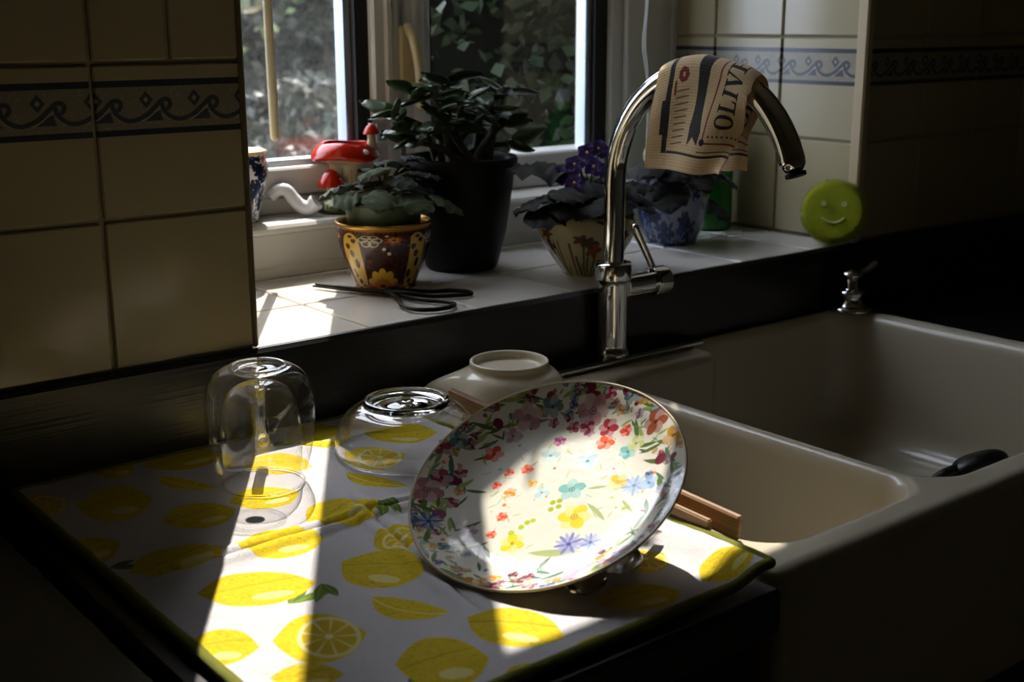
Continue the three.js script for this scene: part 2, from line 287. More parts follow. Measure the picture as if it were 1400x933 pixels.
{
  // ceramic sink with two bowls: rounded block less two rounded hollows, the back ledge for the tap left standing
  const s = thing('sink', 'cream ceramic double-bowl sink with a rounded front rim', 'sink');
  const bx = (x, y, z, x0, x1, y0, y1, z0, z1, r) => sdBox(x - (x0 + x1) / 2, y - (y0 + y1) / 2, z - (z0 + z1) / 2, (x1 - x0) / 2, (y1 - y0) / 2, (z1 - z0) / 2, r);
  const f = (x, y, z) => {
    const body = bx(x, y, z, 2.215, 4.75, -1.93, -1.272, -3.445, -1.745, 0.03);
    const a = bx(x, y, z, 2.325, 2.985, -1.86, -0.8, -2.98, -1.872, 0.12);
    let b = bx(x, y, z, 3.06, 4.64, -1.86, -0.8, -3.385, -1.872, 0.14);
    b = smax(b, -bx(x, y, z, 2.6, 3.655, -2.5, -0.5, -3.8, -3.225, 0.05), 0.06);
    return smax(body, -Math.min(a, b), 0.05);
  };
  const g = netMesh(f, [2.19, -1.95, -3.47], [4.78, -1.24, -1.72], 0.0175);
  g.scale(K, K, K).translate(0, 4 / 3, 0);
  part('basin', g, ceramicSink, s);
  const ring = (x, z) => { const p = U(x, -1.855, z); return lathe([[0, 0.002], [0.024, 0.002], [0.03, 0.005], [0.036, 0.003], [0.038, 0]], 32).translate(p.x, p.y, p.z); };
  part('drain', ring(2.65, -2.5), steel, s); part('drain', ring(3.85, -2.6), steel, s);
}

// ---------------------------------------------------------------- tap, sink fittings
const faucetAt = U(3.222, -1.268, -3.395);
{
  const t = thing('tap', 'tall chrome mixer tap with an arched swan-neck spout and side lever', 'tap', faucetAt);
  part('deck_plate', cbox(0.262, 0.009, 0.042, 0.003, 0.018, 0.0045, 0.002), chrome, t);
  part('body', lathe([[0, 0.009], [0.0225, 0.009], [0.0228, 0.012], [0.0218, 0.015], [0.0196, 0.017], [0.0192, 0.022], [0.0192, 0.1], [0.0195, 0.104], [0.0225, 0.106], [0.0232, 0.108], [0.0232, 0.125], [0.022, 0.1285], [0.015, 0.129], [0, 0.129]], 48), chrome, t);
  const R = 0.422 * K, y0 = (-0.585 + 1.268) * K, pts = [V3(0, 0.127, 0)];
  for (let k = 1; k < 5; k++) pts.push(V3(0, lerp(0.127, y0, k / 5), 0));
  for (let k = 0; k <= 16; k++) { const a = lerp(Math.PI, 0.354, k / 16); pts.push(V3(0, y0 + R * Math.sin(a), R + R * Math.cos(a))); }
  part('spout', tube(pts, (s) => lerp(0.0132, 0.0142, s), 90, 20), chrome, t);
  part('aerator', new THREE.CylinderGeometry(0.0115, 0.0115, 0.004, 24).rotateX(-0.354 - 0.02).translate(0, y0 + R * Math.sin(0.354) - 0.0135, R + R * Math.cos(0.354) + 0.0055), blackIron, t);
  const v = new THREE.CylinderGeometry(0.0145, 0.0145, 0.05, 32).rotateZ(Math.PI / 2).translate(0.04, 0.095, 0.004);
  part('valve_body', v, chrome, t);
  part('valve_cap', lathe([[0, -0.012], [0.0175, -0.012], [0.019, -0.009], [0.019, 0.012], [0.0175, 0.0145], [0, 0.0145]], 32).rotateZ(-Math.PI / 2).translate(0.074, 0.095, 0.004), chrome, t);
  part('lever', tube([V3(0.074, 0.108, -0.002), V3(0.066, 0.13, -0.008), V3(0.05, 0.165, -0.014)], (s) => 0.0045 + 0.001 * s, 16, 10), chrome, t);
  const k = thing('pillar_tap', 'small chrome tap with a side lever at the back of the right bowl', 'tap', U(4.64, -1.268, -3.345));
  k.scale.setScalar(1.6);
  part('base', lathe([[0, 0], [0.021, 0], [0.0215, 0.003], [0.019, 0.0055], [0.0115, 0.0065], [0.011, 0.0145], [0.0135, 0.0155], [0.0135, 0.019], [0.009, 0.0205], [0.0065, 0.022], [0.0065, 0.033], [0, 0.033]], 32), chrome, k);
  part('cap', lathe([[0, 0.031], [0.009, 0.0315], [0.0105, 0.034], [0.009, 0.0375], [0, 0.039]], 28), chrome, k);
  part('lever', tube([V3(0.004, 0.034, 0), V3(0.018, 0.036, 0.002), V3(0.03, 0.041, 0.003)], (s) => 0.003 + 0.001 * s, 10, 8), chrome, k);
}
{
  // washing-up brush lying in the right bowl
  const at = U(3.52, -1.86, -2.03), b = thing('dish_brush', 'black washing-up brush standing in the right sink bowl against its front rim', 'brush', at);
  const blk = std({ color: hex('#0e0e0d'), roughness: 0.4 }), rel = (x, y, z) => U(x, y, z).sub(at), c = rel(3.5, -1.375, -1.99);
  part('brush_head', lathe([[0, 0.017], [0.02, 0.016], [0.031, 0.011], [0.034, 0.004], [0.031, -0.002], [0, -0.003]], 32, 24).scale(1.15, 1, 0.72).rotateX(-0.35).translate(c.x, c.y, c.z), blk, b);
  part('bristles', lathe([[0, 0], [0.026, 0], [0.029, -0.024], [0, -0.024]], 24).scale(1.1, 1, 0.7).rotateX(-0.35).translate(c.x, c.y - 0.002, c.z), std({ color: hex('#77736a'), roughness: 1 }), b);
  part('handle', tube([c.clone().add(V3(-0.02, 0.004, -0.004)), c.clone().add(V3(-0.05, -0.006, -0.018)), rel(3.3, -1.6, -2.2), rel(3.25, -1.835, -2.3)], (s) => 0.0075 - 0.002 * s, 24, 10), blk, b);
}

// ---------------------------------------------------------------- towel over the tap
{
  const print = canvas(512, 1024, (c, w, h) => {   // u runs along the spout towards its tip, v from the near hem over the top to the far hem
    c.fillStyle = '#ecd3a6'; c.fillRect(0, 0, w, h);
    const H = h / 2, X = (f) => f * w, Y = (f) => H - f * H * 0.93;   // f = 0 at the fold, 1 at the hem... drawn downwards from the fold
    const D = (f) => H + f * (H - 8);
    for (let y = 0; y < h; y += 9) { c.fillStyle = 'rgba(120,85,50,.13)'; c.fillRect(0, y, w, 4); }
    c.fillStyle = '#161311'; c.fillRect(X(0.145), D(0), X(0.05), D(0.88) - D(0)); c.fillRect(X(0.115), D(0.42), X(0.06), D(0.72) - D(0.42));
    c.fillStyle = '#8d2a22'; for (let k = 0; k < 7; k++) { const a = k * 0.9; c.beginPath(); c.ellipse(X(0.3) + 17 * Math.cos(a), D(0.22) + 22 * Math.sin(a), 11, 13, a, 0, 7); c.fill(); } c.fillRect(X(0.22), D(0.27), X(0.02), 60);
    c.strokeStyle = '#5c4a22'; c.lineWidth = 5; for (let k = 0; k < 9; k++) { c.beginPath(); c.moveTo(X(0.24), D(0.36 + k * 0.055)); c.lineTo(X(0.37), D(0.34 + k * 0.055)); c.stroke(); }
    c.fillStyle = '#15120f'; c.beginPath(); c.moveTo(X(0.43), D(0)); c.lineTo(X(0.575), D(0)); c.quadraticCurveTo(X(0.53), D(0.4), X(0.6), D(0.66)); c.lineTo(X(0.585), D(0.78)); c.lineTo(X(0.51), D(0.72)); c.lineTo(X(0.45), D(0.8)); c.lineTo(X(0.44), D(0.63)); c.quadraticCurveTo(X(0.48), D(0.4), X(0.43), D(0)); c.fill();
    c.strokeStyle = '#8b2a1c'; c.lineWidth = 8; c.beginPath(); c.moveTo(X(0.68), D(0)); c.lineTo(X(0.64), D(0.75)); c.lineTo(X(1), D(0.76)); c.stroke();
    c.fillStyle = '#15120f'; c.beginPath(); c.arc(X(0.64), D(0.745), 15, 0, 7); c.fill();
    for (let k = 0; k < 7; k++) { c.beginPath(); c.arc(X(0.7 + k * 0.045), D(0.69), 5, 0, 7); c.fill(); }
    c.save(); c.translate(X(0.9), D(0.63)); c.rotate(-Math.PI / 2); c.scale(1, 1.18); c.font = 'bold 102px serif'; c.fillText('OLIVE', 0, 0); c.restore();
    c.strokeStyle = '#6a5520'; c.lineWidth = 6; c.beginPath(); c.moveTo(X(0.6), D(0.83)); c.lineTo(X(1), D(0.83)); c.stroke();
    c.strokeStyle = '#1b1613'; c.lineWidth = 11; c.beginPath(); c.moveTo(X(0.2), D(0.87)); c.lineTo(X(1), D(0.87)); c.stroke();
    c.globalCompositeOperation = 'source-over'; const im = c.getImageData(0, H, w, H); const o = document.createElement('canvas'); o.width = w; o.height = H; o.getContext('2d').putImageData(im, 0, 0); c.save(); c.translate(0, H); c.scale(1, -1); c.drawImage(o, 0, 0); c.restore();
  });
  const weave = noiseTex(64, (u, v) => 0.5 + 0.25 * Math.sin(u * Math.PI * 8) + 0.25 * Math.sin(v * Math.PI * 8), 10, 20);
  const cloth = phys({ color: 0xffffff, map: print, roughness: 1, bumpMap: weave, bumpScale: 0.0006, transmission: 0.4, thickness: 0, sheen: 0.3 });
  const R = 0.422 * K, y0 = (-0.585 + 1.268) * K, a0 = 1.97, a1 = 0.92, rp = 0.0165, L = 0.112;
  const fn = (u, v) => {   // v 0.5 is the fold; v = 1 the hem on the side of the window's left end
    const a = lerp(a0, a1, u), Ry = y0 + R * Math.sin(a), Rz = R + R * Math.cos(a), s = (v - 0.5) * 2 * (L + rp * 1.57), side = Math.sign(s) || 1, d = Math.abs(s);
    const lift = (0.009 * smooth(u, 0.6, 1)), wob = 0.004 * Math.sin(u * 9 + d * 22) * smooth(d, 0.02, 0.08) + 0.006 * smooth(u, 0.78, 1) * Math.sin(d * 45 + 1);
    let x, y;
    if (d < rp * 1.57) { const q = d / rp; x = -side * Math.sin(q) * rp; y = Ry + lift + Math.cos(q) * rp; }
    else { const e = d - rp * 1.57; x = -side * (rp + e * 0.06 + wob); y = Ry + lift - e * (1 + 0.02 * u) + 0.0; }
    const hang = Math.max(0, d - rp * 1.57), level = (Ry - (y0 + R)) * smooth(hang, 0, L) * 0.8;
    return V3(x, y - level, Rz - hang * (0.1 + 0.2 * u * u) + (side < 0 ? -0.004 : 0));
  };
  const t = thing('tea_towel', 'printed beige waffle tea towel reading OLIVE, draped over the tap spout', 'towel', faucetAt);
  part('cloth', shell(fn, 36, 64, 0.0016), cloth, t);
}

// ---------------------------------------------------------------- drying mat
const matX0 = 0.327, matX1 = 0.738, matZ0 = -1.15, matZ1 = -0.591;
const PLATE_FLOWERS = [[-0.3, 0.16, 0.038, '#e8552a', 0], [-0.42, 0.09, 0.032, '#e2502a', 0], [-0.44, -0.05, 0.03, '#e8512a', 0], [-0.3, -0.08, 0.038, '#f08a22', 0], [-0.19, 0.05, 0.03, '#f3b23c', 0], [-0.23, -0.3, 0.034, '#ee5a33', 0], [-0.21, -0.47, 0.03, '#e2572f', 0], [-0.02, -0.49, 0.068, '#f2cd2e', 0], [0.28, -0.14, 0.089, '#f1c928', 1], [0.42, 0.24, 0.059, '#f3bc2a', 1], [0.13, 0.08, 0.076, '#6fb3ae', 1], [0.35, 0.52, 0.053, '#6fb0b0', 0], [-0.2, 0.33, 0.059, '#a9c6c6', 0], [-0.07, -0.01, 0.047, '#b5cfd4', 0], [0.1, 0.36, 0.064, '#b9d4dd', 0], [0.37, -0.37, 0.08, '#7378bd', 2], [0.51, -0.31, 0.064, '#7f90c8', 2], [0.55, 0.24, 0.074, '#8fb0da', 2], [0.65, 0.28, 0.053, '#8fb0da', 0], [0.14, 0.56, 0.055, '#ec5b32', 0], [0.25, 0.69, 0.038, '#d8432c', 0], [-0.21, 0.48, 0.038, '#b03a78', 0], [-0.03, 0.62, 0.034, '#8e2c60', 0], [0.61, -0.62, 0.085, '#e793b0', 1], [0.72, -0.5, 0.03, '#a8336a', 0], [0.09, -0.84, 0.038, '#ee9a2c', 0], [0.05, -0.93, 0.042, '#c9922e', 0], [0.24, -0.66, 0.047, '#c9dcd8', 0], [0.38, 0.6, 0.051, '#c3c989', 0], [0.06, -0.07, 0.021, '#a3b52e', 3], [0.12, -0.09, 0.021, '#a3b52e', 3], [0.08, -0.13, 0.021, '#a3b52e', 3], [0.1, -0.04, 0.021, '#a3b52e', 3], [-0.02, -0.29, 0.021, '#b5c23a', 3], [-0.04, -0.34, 0.021, '#b5c23a', 3], [-0.08, -0.41, 0.023, '#b5c23a', 3], [0.01, -0.26, 0.019, '#b5c23a', 3], [0.58, 0.03, 0.017, '#a9b64a', 3], [0.68, 0.65, 0.064, '#c08a2a', 0], [0.48, 0.76, 0.072, '#9a4a30', 0], [-0.54, 0.59, 0.085, '#b58c96', 1], [-0.4, 0.73, 0.064, '#5e7d86', 0], [-0.08, 0.79, 0.095, '#b98a90', 1], [0.1, 0.69, 0.059, '#a52f40', 0], [0.02, 0.93, 0.038, '#93293a', 0], [0.14, 0.83, 0.034, '#b88a4a', 0], [-0.26, 0.84, 0.03, '#4a5a88', 0], [-0.26, 0.73, 0.025, '#4a5a88', 0], [-0.07, 0.66, 0.047, '#84263e', 0], [-0.17, 0.63, 0.042, '#a04050', 0], [-0.34, 0.62, 0.034, '#a04050', 0], [-0.58, 0.41, 0.051, '#b58c96', 0], [-0.63, 0.21, 0.059, '#dd4526', 0], [-0.9, 0.18, 0.055, '#4f6f78', 0], [-0.97, 0.06, 0.055, '#8b3a4c', 0], [-0.75, -0.05, 0.038, '#8b3040', 0], [-0.83, -0.17, 0.059, '#8b3a4c', 0], [-0.84, -0.33, 0.085, '#a77078', 1], [-0.65, -0.32, 0.042, '#8b3040', 0], [-0.67, -0.2, 0.034, '#c09048', 0], [-0.66, -0.57, 0.072, '#4e5a8e', 2], [-0.79, -0.6, 0.042, '#4e5a8e', 2], [-0.38, -0.5, 0.047, '#b08a9a', 0], [0.79, 0.59, 0.038, '#b86a2e', 0], [0.35, 0.94, 0.047, '#c9a04c', 0], [-0.48, -0.78, 0.038, '#c8a64a', 0]];
const PLATE_LEAVES = [[-0.76, 0.33, -0.67, 0.46], [-0.65, -0.17, -0.47, -0.13], [-0.49, -0.55, -0.35, -0.38], [-0.3, -0.65, -0.19, -0.53], [0.13, -0.53, 0.52, -0.39], [0.44, 0.52, 0.61, 0.61], [0.5, 0.47, 0.75, 0.46], [0.23, 0.12, 0.37, 0.19], [-0.85, -0.5, -0.64, -0.45], [-0.27, 0.94, -0.09, 0.94], [-0.56, 0.87, -0.43, 0.94], [0.37, 0.57, 0.56, 0.62], [0.81, 0.19, 0.86, 0.4], [0.81, 0.05, 0.9, 0.19], [-0.74, 0.09, -0.66, 0.18], [-0.89, 0.35, -0.69, 0.41], [-0.26, 0.26, -0.3, 0.15], [0.51, -0.11, 0.3, -0.0], [0.53, 0.1, 0.68, 0.0], [-0.39, -0.08, -0.41, -0.16], [-0.61, -0.34, -0.59, -0.21], [0.25, -0.75, 0.31, -0.5], [-0.87, 0.62, -0.74, 0.72], [0.19, 0.96, 0.44, 0.86]];
const LEMONS = [[0.629, -1.109, 0.11, 0.033, 0.038, 0], [0.553, -1.058, 0.92, 0.032, 0.029, 0], [0.5, -0.985, 0.21, 0.03, 0.027, 0], [0.535, -0.908, -0.01, 0.032, 0.032, 0], [0.636, -1.012, 0.49, 0.029, 0.033, 1], [0.599, -0.956, 1.09, 0.032, 0.014, 2], [0.695, -1.055, 0.97, 0.038, 0.022, 0], [0.46, -0.882, 0.4, 0.033, 0.028, 0], [0.404, -0.817, 0.43, 0.041, 0.029, 0], [0.499, -0.787, 1.04, 0.032, 0.034, 0], [0.545, -0.828, 1.21, 0.02, 0.028, 1], [0.472, -0.714, 0.98, 0.03, 0.019, 2], [0.401, -0.717, 0.5, 0.03, 0.035, 1], [0.34, -0.748, 0.68, 0.024, 0.025, 0], [0.448, -0.634, 0.56, 0.029, 0.034, 0], [0.518, -0.642, 1.06, 0.033, 0.028, 0], [0.711, -0.613, -0.13, 0.03, 0.016, 0], [0.67, -0.668, 0.09, 0.023, 0.022, 1], [0.622, -0.622, 0.4, 0.032, 0.021, 0], [0.547, -0.586, -0.05, 0.025, 0.01, 0], [0.434, -0.981, 0.22, 0.03, 0.029, 0], [0.379, -0.905, -0.01, 0.038, 0.027, 0], [0.456, -1.061, 1.05, 0.032, 0.014, 2], [0.487, -1.13, 0.08, 0.038, 0.029, 0], [0.388, -1.058, 0.38, 0.03, 0.041, 0], [0.367, -0.676, 0.57, 0.022, 0.016, 0], [0.324, -0.97, 0.03, 0.03, 0.029, 0], [0.679, -0.906, 0.38, 0.033, 0.031, 0], [0.609, -0.819, 0.84, 0.026, 0.032, 1], [0.697, -0.819, 0.39, 0.032, 0.034, 0], [0.635, -0.722, 0.45, 0.031, 0.028, 0], [0.564, -0.739, 0.53, 0.024, 0.025, 2], [0.486, -0.585, 0.28, 0.019, 0.012, 1], [0.42, -1.143, 0.07, 0.018, 0.025, 0], [0.711, -0.751, 0.13, 0.032, 0.027, 0], [0.333, -1.092, 0.27, 0.022, 0.03, 1]];
const MAT_LEAVES = [[0.41, -0.778, 0.447, -0.786], [0.572, -0.913, 0.58, -0.88], [0.575, -1.109, 0.6, -1.109], [0.575, -0.906, 0.564, -0.871], [0.711, -1.004, 0.718, -0.964], [0.33, -0.924, 0.358, -0.919], [0.413, -0.623, 0.44, -0.626], [0.448, -0.794, 0.434, -0.764]];
{
  const matPrint = canvas(1040, 1320, (c, w, h) => {
    const r = rng(11), px = (x) => (x - matX0) / (matX1 - matX0) * w, py = (z) => (z - matZ0) / (matZ1 - matZ0) * h, s = w / (matX1 - matX0);
    c.fillStyle = '#dcd9dd'; c.fillRect(0, 0, w, h);
    for (let i = 0; i < 26000; i++) { c.fillStyle = r() < 0.5 ? 'rgba(190,184,186,.28)' : 'rgba(240,238,242,.3)'; c.fillRect(r() * w, r() * h, 3, 2); }
    for (const [x, z, x1, z1] of MAT_LEAVES) {
      c.save(); c.translate(px(x), py(z)); c.rotate(Math.atan2(z1 - z, x1 - x)); const L = Math.hypot(x1 - x, z1 - z) * s;
      for (const [q, d, col] of [[0.25, 1, '#6f8a2e'], [-0.35, 0.8, '#5f7a28']]) { c.save(); c.rotate(q); c.fillStyle = col; c.beginPath(); c.moveTo(0, 0); c.quadraticCurveTo(L * d * 0.5, -L * 0.3, L * d, 0); c.quadraticCurveTo(L * d * 0.5, L * 0.26, 0, 0); c.fill(); c.strokeStyle = '#9fb45a'; c.lineWidth = 2; c.beginPath(); c.moveTo(0, 0); c.lineTo(L * d * 0.9, 0); c.stroke(); c.restore(); }
      c.restore();
    }
    for (const [x, z, a, la, lb, kind] of LEMONS) {
      c.save(); c.translate(px(x), py(z)); c.rotate(a); const A = la * s, B = lb * s;
      const body = () => { c.beginPath(); c.moveTo(-A * 1.08, 0); c.bezierCurveTo(-A * 0.8, -B * 0.5, -A * 0.6, -B * 1.05, 0, -B); c.bezierCurveTo(A * 0.6, -B * 0.98, A * 0.8, -B * 0.5, A * 1.1, -B * 0.08); c.bezierCurveTo(A * 0.85, B * 0.6, A * 0.55, B, 0, B); c.bezierCurveTo(-A * 0.6, B * 1.02, -A * 0.85, B * 0.5, -A * 1.08, 0); c.closePath(); };
      if (kind === 2) { c.beginPath(); c.moveTo(-A, -B * 0.6); c.bezierCurveTo(-A * 0.5, -B * 1.1, A * 0.5, -B, A * 1.05, -B * 0.4); c.bezierCurveTo(A * 0.5, B * 1.1, -A * 0.6, B * 1.3, -A, -B * 0.6); c.closePath(); } else body();
      c.fillStyle = '#e8cb16'; c.fill(); c.save(); c.clip();
      for (let i = 0; i < 420; i++) { const q = r(); c.fillStyle = q < 0.45 ? 'rgba(200,165,10,.3)' : q < 0.8 ? 'rgba(246,226,70,.35)' : 'rgba(140,125,20,.25)'; c.fillRect((r() * 2.2 - 1.1) * A, (r() * 2.2 - 1.1) * B, 3 + r() * 7, 2 + r() * 3); }
      if (kind === 0) { c.fillStyle = 'rgba(252,246,190,.75)'; c.beginPath(); c.ellipse(A * 0.28, B * 0.45, A * 0.4, B * 0.2, -0.12, 0, 7); c.fill(); c.strokeStyle = 'rgba(190,160,12,.6)'; c.lineWidth = 5; c.beginPath(); c.moveTo(-A, B * 0.2); c.quadraticCurveTo(0, -B * 0.4, A, -B * 0.5); c.stroke(); }
      if (kind === 1) { c.translate(A * 0.22, 0); c.fillStyle = '#f3e9a6'; c.beginPath(); c.ellipse(0, 0, A * 0.74, B * 0.86, 0, 0, 7); c.fill(); c.fillStyle = '#dfbf1c'; for (let k = 0; k < 9; k++) { c.beginPath(); c.moveTo(0, 0); c.ellipse(0, 0, A * 0.63, B * 0.74, 0, k * 0.698 + 0.06, k * 0.698 + 0.64); c.closePath(); c.fill(); } c.fillStyle = '#f6efc4'; c.beginPath(); c.ellipse(0, 0, A * 0.1, B * 0.12, 0, 0, 7); c.fill(); }
      if (kind === 2) { c.strokeStyle = 'rgba(250,240,180,.8)'; c.lineWidth = 4; c.beginPath(); c.moveTo(-A, -B * 0.5); c.quadraticCurveTo(0, B * 0.5, A, -B * 0.3); c.stroke(); }
      c.restore(); c.restore();
    }
  });
  matPrint.wrapS = matPrint.wrapT = THREE.ClampToEdgeWrapping;
  const towelling = noiseTex(256, () => R1(), 9, 11);
  const fabric = phys({ color: 0xffffff, map: matPrint, roughness: 1, bumpMap: towelling, bumpScale: 0.0009, sheen: 0.25 });
  const creases = [[0.34, -0.884, 0.63, -0.893, 0.0055], [0.56, -0.93, 0.515, -0.68, 0.004], [0.36, -0.852, 0.43, -0.866, 0.0012], [0.585, -0.86, 0.66, -0.74, 0.0018], [0.6, -1.1, 0.68, -0.95, 0.0014]];
  const height = (x, z) => {
    let y = 0.9 + 0.0068 + 0.0012 * noise(x * 18, z * 18, 3.3) + 0.0005 * noise(x * 60, z * 60, 1.2);
    for (const [x0, z0, x1, z1, d] of creases) { const L = Math.hypot(x1 - x0, z1 - z0), dx = (x1 - x0) / L, dz = (z1 - z0) / L, t = (x - x0) * dx + (z - z0) * dz, q = Math.abs((x - x0) * -dz + (z - z0) * dx), end = smooth(t, -0.03, 0.03) * (1 - smooth(t, L - 0.05, L + 0.02)); y += end * d * (0.9 * Math.exp(-(((q - 0.008) / 0.006) ** 2)) - 0.55 * Math.exp(-((q / 0.0022) ** 2))); }
    return y + 0.009 * smooth(x, 0.69, 0.73);
  };
  globalThis.matHeight = height;
  const m = thing('drying_mat', 'white drying mat printed with lemons, edged in yellow-green piping', 'mat');
  const g = shell((u, v) => { const x = lerp(matX0, matX1, u), z = lerp(matZ0, matZ1, v); return V3(x, height(x, z), z); }, 150, 190, 0.006);
  const uv = g.attributes.uv; for (let i = 0; i < uv.count; i++) uv.setY(i, 1 - uv.getY(i));
  part('fabric', g, fabric, m);
  const trim = phys({ color: hex('#a2a636'), roughness: 0.9, bumpMap: towelling, bumpScale: 0.001, sheen: 0.3 });
  const edge = (x0, z0, x1, z1) => { const p = []; for (let k = 0; k <= 30; k++) { const x = lerp(x0, x1, k / 30), z = lerp(z0, z1, k / 30); p.push(V3(x, height(x, z), z)); } return tube(p, (t) => 0.0048 + 0.0004 * noise(t * 40, x0 * 9), 60, 10); };
  part('piping', edge(matX0, matZ0, matX1, matZ0), trim, m); part('piping', edge(matX0, matZ1, matX1, matZ1), trim, m);
  part('piping', edge(matX0, matZ0, matX0, matZ1), trim, m); part('piping', edge(matX1, matZ0, matX1, matZ1), trim, m);
}
const onMat = (x, z) => matHeight(x * K, z * K) + 0.0047;

// ---------------------------------------------------------------- plate
{
  const platePrint = canvas(1024, 1024, (c, w) => {
    const r = rng(21), X = (s) => w / 2 + s * w * 0.49, Y = (t) => w / 2 - t * w * 0.49;
    c.fillStyle = '#dedbd0'; c.fillRect(0, 0, w, w);
    const flower = (x, y, R, col, kind) => {
      const k0 = hex(col), n = kind === 2 ? 13 : 5 + Math.floor(r() * 2), dark = '#' + k0.clone().multiplyScalar(0.5).getHexString(), pale = '#' + k0.clone().lerp(hex('#ffffff'), 0.25).getHexString();
      if (kind === 3) { c.fillStyle = col; c.beginPath(); c.arc(x, y, R, 0, 7); c.fill(); return; }
      const a0 = r() * 6;
      for (let k = 0; k < n; k++) { const a = a0 + k * 6.2832 / n; c.fillStyle = k % 2 ? col : pale; c.globalAlpha = 0.9; c.beginPath(); kind === 2 ? c.ellipse(x + R * 0.55 * Math.cos(a), y + R * 0.55 * Math.sin(a), R * 0.5, R * 0.13, a, 0, 7) : c.ellipse(x + R * 0.55 * Math.cos(a), y + R * 0.55 * Math.sin(a), R * 0.52, R * 0.42, a, 0, 7); c.fill(); }
      c.globalAlpha = 1; c.fillStyle = dark; c.beginPath(); c.arc(x, y, R * (kind === 1 ? 0.24 : 0.17), 0, 7); c.fill();
      if (kind === 1) { c.strokeStyle = pale; c.lineWidth = 3; c.beginPath(); c.arc(x, y, R * 0.13, 0, 7); c.stroke(); }
    };
    const leaf = (x0, y0, x1, y1, col, fat) => { const dx = x1 - x0, dy = y1 - y0; c.fillStyle = col; c.beginPath(); c.moveTo(x0, y0); c.quadraticCurveTo(x0 + dx * 0.5 - dy * fat, y0 + dy * 0.5 + dx * fat, x1, y1); c.quadraticCurveTo(x0 + dx * 0.5 + dy * fat * 0.6, y0 + dy * 0.5 - dx * fat * 0.6, x0, y0); c.fill(); };
    for (let i = 0; i < 260; i++) { const a = r() * 6.283, q = 0.66 + 0.33 * Math.sqrt(r()), b = a + (r() - 0.5) * 0.5, e = clamp(q + (r() - 0.5) * 0.2, 0.6, 0.98); leaf(X(q * Math.cos(a)), Y(q * Math.sin(a)), X(e * Math.cos(b)), Y(e * Math.sin(b)), ['#5d7741', '#7c935a', '#4f6f62', '#98a862', '#6c8a7a'][Math.floor(r() * 5)], 0.18 + 0.12 * r()); }
    for (let i = 0; i < 40; i++) { const a = r() * 6.283, q = 0.6 * Math.sqrt(r()), b = r() * 6.28; leaf(X(q * Math.cos(a)), Y(q * Math.sin(a)), X(q * Math.cos(a) + 0.09 * Math.cos(b)), Y(q * Math.sin(a) + 0.09 * Math.sin(b)), ['#bcc592', '#c9d0a6', '#b4c4ae'][i % 3], 0.16); }
    for (const [a, b, d, e] of PLATE_LEAVES) leaf(X(a), Y(b), X(d), Y(e), Math.hypot(a, b) > 0.6 ? '#54703c' : '#a9b57c', 0.2);
    for (let i = 0; i < 150; i++) { const a = r() * 6.283, q = 0.68 + 0.31 * Math.sqrt(r()); flower(X(q * Math.cos(a)), Y(q * Math.sin(a)), w * (0.009 + 0.023 * r() * r()), ['#6d2636', '#8a3a3a', '#4a5884', '#a8843c', '#7f566e', '#4c6e70', '#7a2848'][Math.floor(r() * 7)], r() < 0.15 ? 2 : r() < 0.25 ? 3 : 0); }
    for (let i = 0; i < 60; i++) { const a = r() * 6.283, q = Math.sqrt(r()) * 0.9; c.fillStyle = ['#e6805a', '#c8cf6a', '#9dbcc9', '#e7b25a'][i % 4]; c.beginPath(); c.arc(X(q * Math.cos(a)), Y(q * Math.sin(a)), 3 + 5 * r(), 0, 7); c.fill(); }
    for (const [s, t, R, col, kind] of PLATE_FLOWERS) flower(X(s), Y(t), R * w * (kind === 3 ? 0.5 : 0.62), col, kind);
  });
  const glazed = phys({ color: 0xffffff, map: platePrint, roughness: 0.13, bumpMap: speck, bumpScale: 0.00015 });
  const R = 0.353 * K, up = V3(-0.456, 0.882, 0.123).normalize(), a = V3(0.261, 0, 0.965).normalize(), b = up.clone().cross(a);
  const p = thing('plate', 'flowered dinner plate tilted up on the mat, half in sunlight', 'plate', U(1.88, -1.088, -2.211));
  p.quaternion.setFromRotationMatrix(new THREE.Matrix4().makeBasis(a, up, b.clone().negate()));
  const prof = [[0, -0.0185], [R * 0.5, -0.0182], [R * 0.68, -0.0165], [R * 0.8, -0.0115], [R * 0.9, -0.0048], [R * 0.97, -0.0006], [R * 0.99, 0.0006]];
  const top = lathe(prof, 96, 40), uv = top.attributes.uv, q = top.attributes.position;
  for (let i = 0; i < uv.count; i++) uv.setXY(i, 0.5 + q.getX(i) / R * 0.49, 0.5 - q.getZ(i) / R * 0.49);
  top.scale(1, 1, 1);
  part('decorated_face', top, glazed, p);
  const under = [[R * 0.99, 0.0006], [R, -0.0004], [R * 0.995, -0.0018], [R * 0.9, -0.0088], [R * 0.8, -0.0155], [R * 0.66, -0.0215], [R * 0.6, -0.0225], [R * 0.59, -0.0255], [R * 0.56, -0.0255], [R * 0.55, -0.0225], [0, -0.0225]].reverse();
  part('underside', lathe(under, 96), phys({ color: hex('#d8d0bc'), roughness: 0.2 }), p);
  const rim = []; for (let k = 0; k < 48; k++) rim.push(V3(Math.cos(k / 24 * Math.PI) * R * 0.993, 0, Math.sin(k / 24 * Math.PI) * R * 0.993));
  part('rim_band', tube(rim, 0.0011, 144, 8, 0.5, true), phys({ color: hex('#d8ccb2'), roughness: 0.2 }), p);
  const d = thing('ramekin', 'small white ramekin upside down, hidden under the raised side of the plate', 'ramekin', V3(2.02 * K, onMat(2.02, -2.28), -2.28 * K));
  part('cup', lathe([[0, 0.042], [0.024, 0.042], [0.026, 0.04], [0.029, 0.002], [0.028, 0], [0.026, 0.002], [0.023, 0.037], [0, 0.038]], 40), phys({ color: hex('#d8d0c2'), roughness: 0.2 }), d);
}

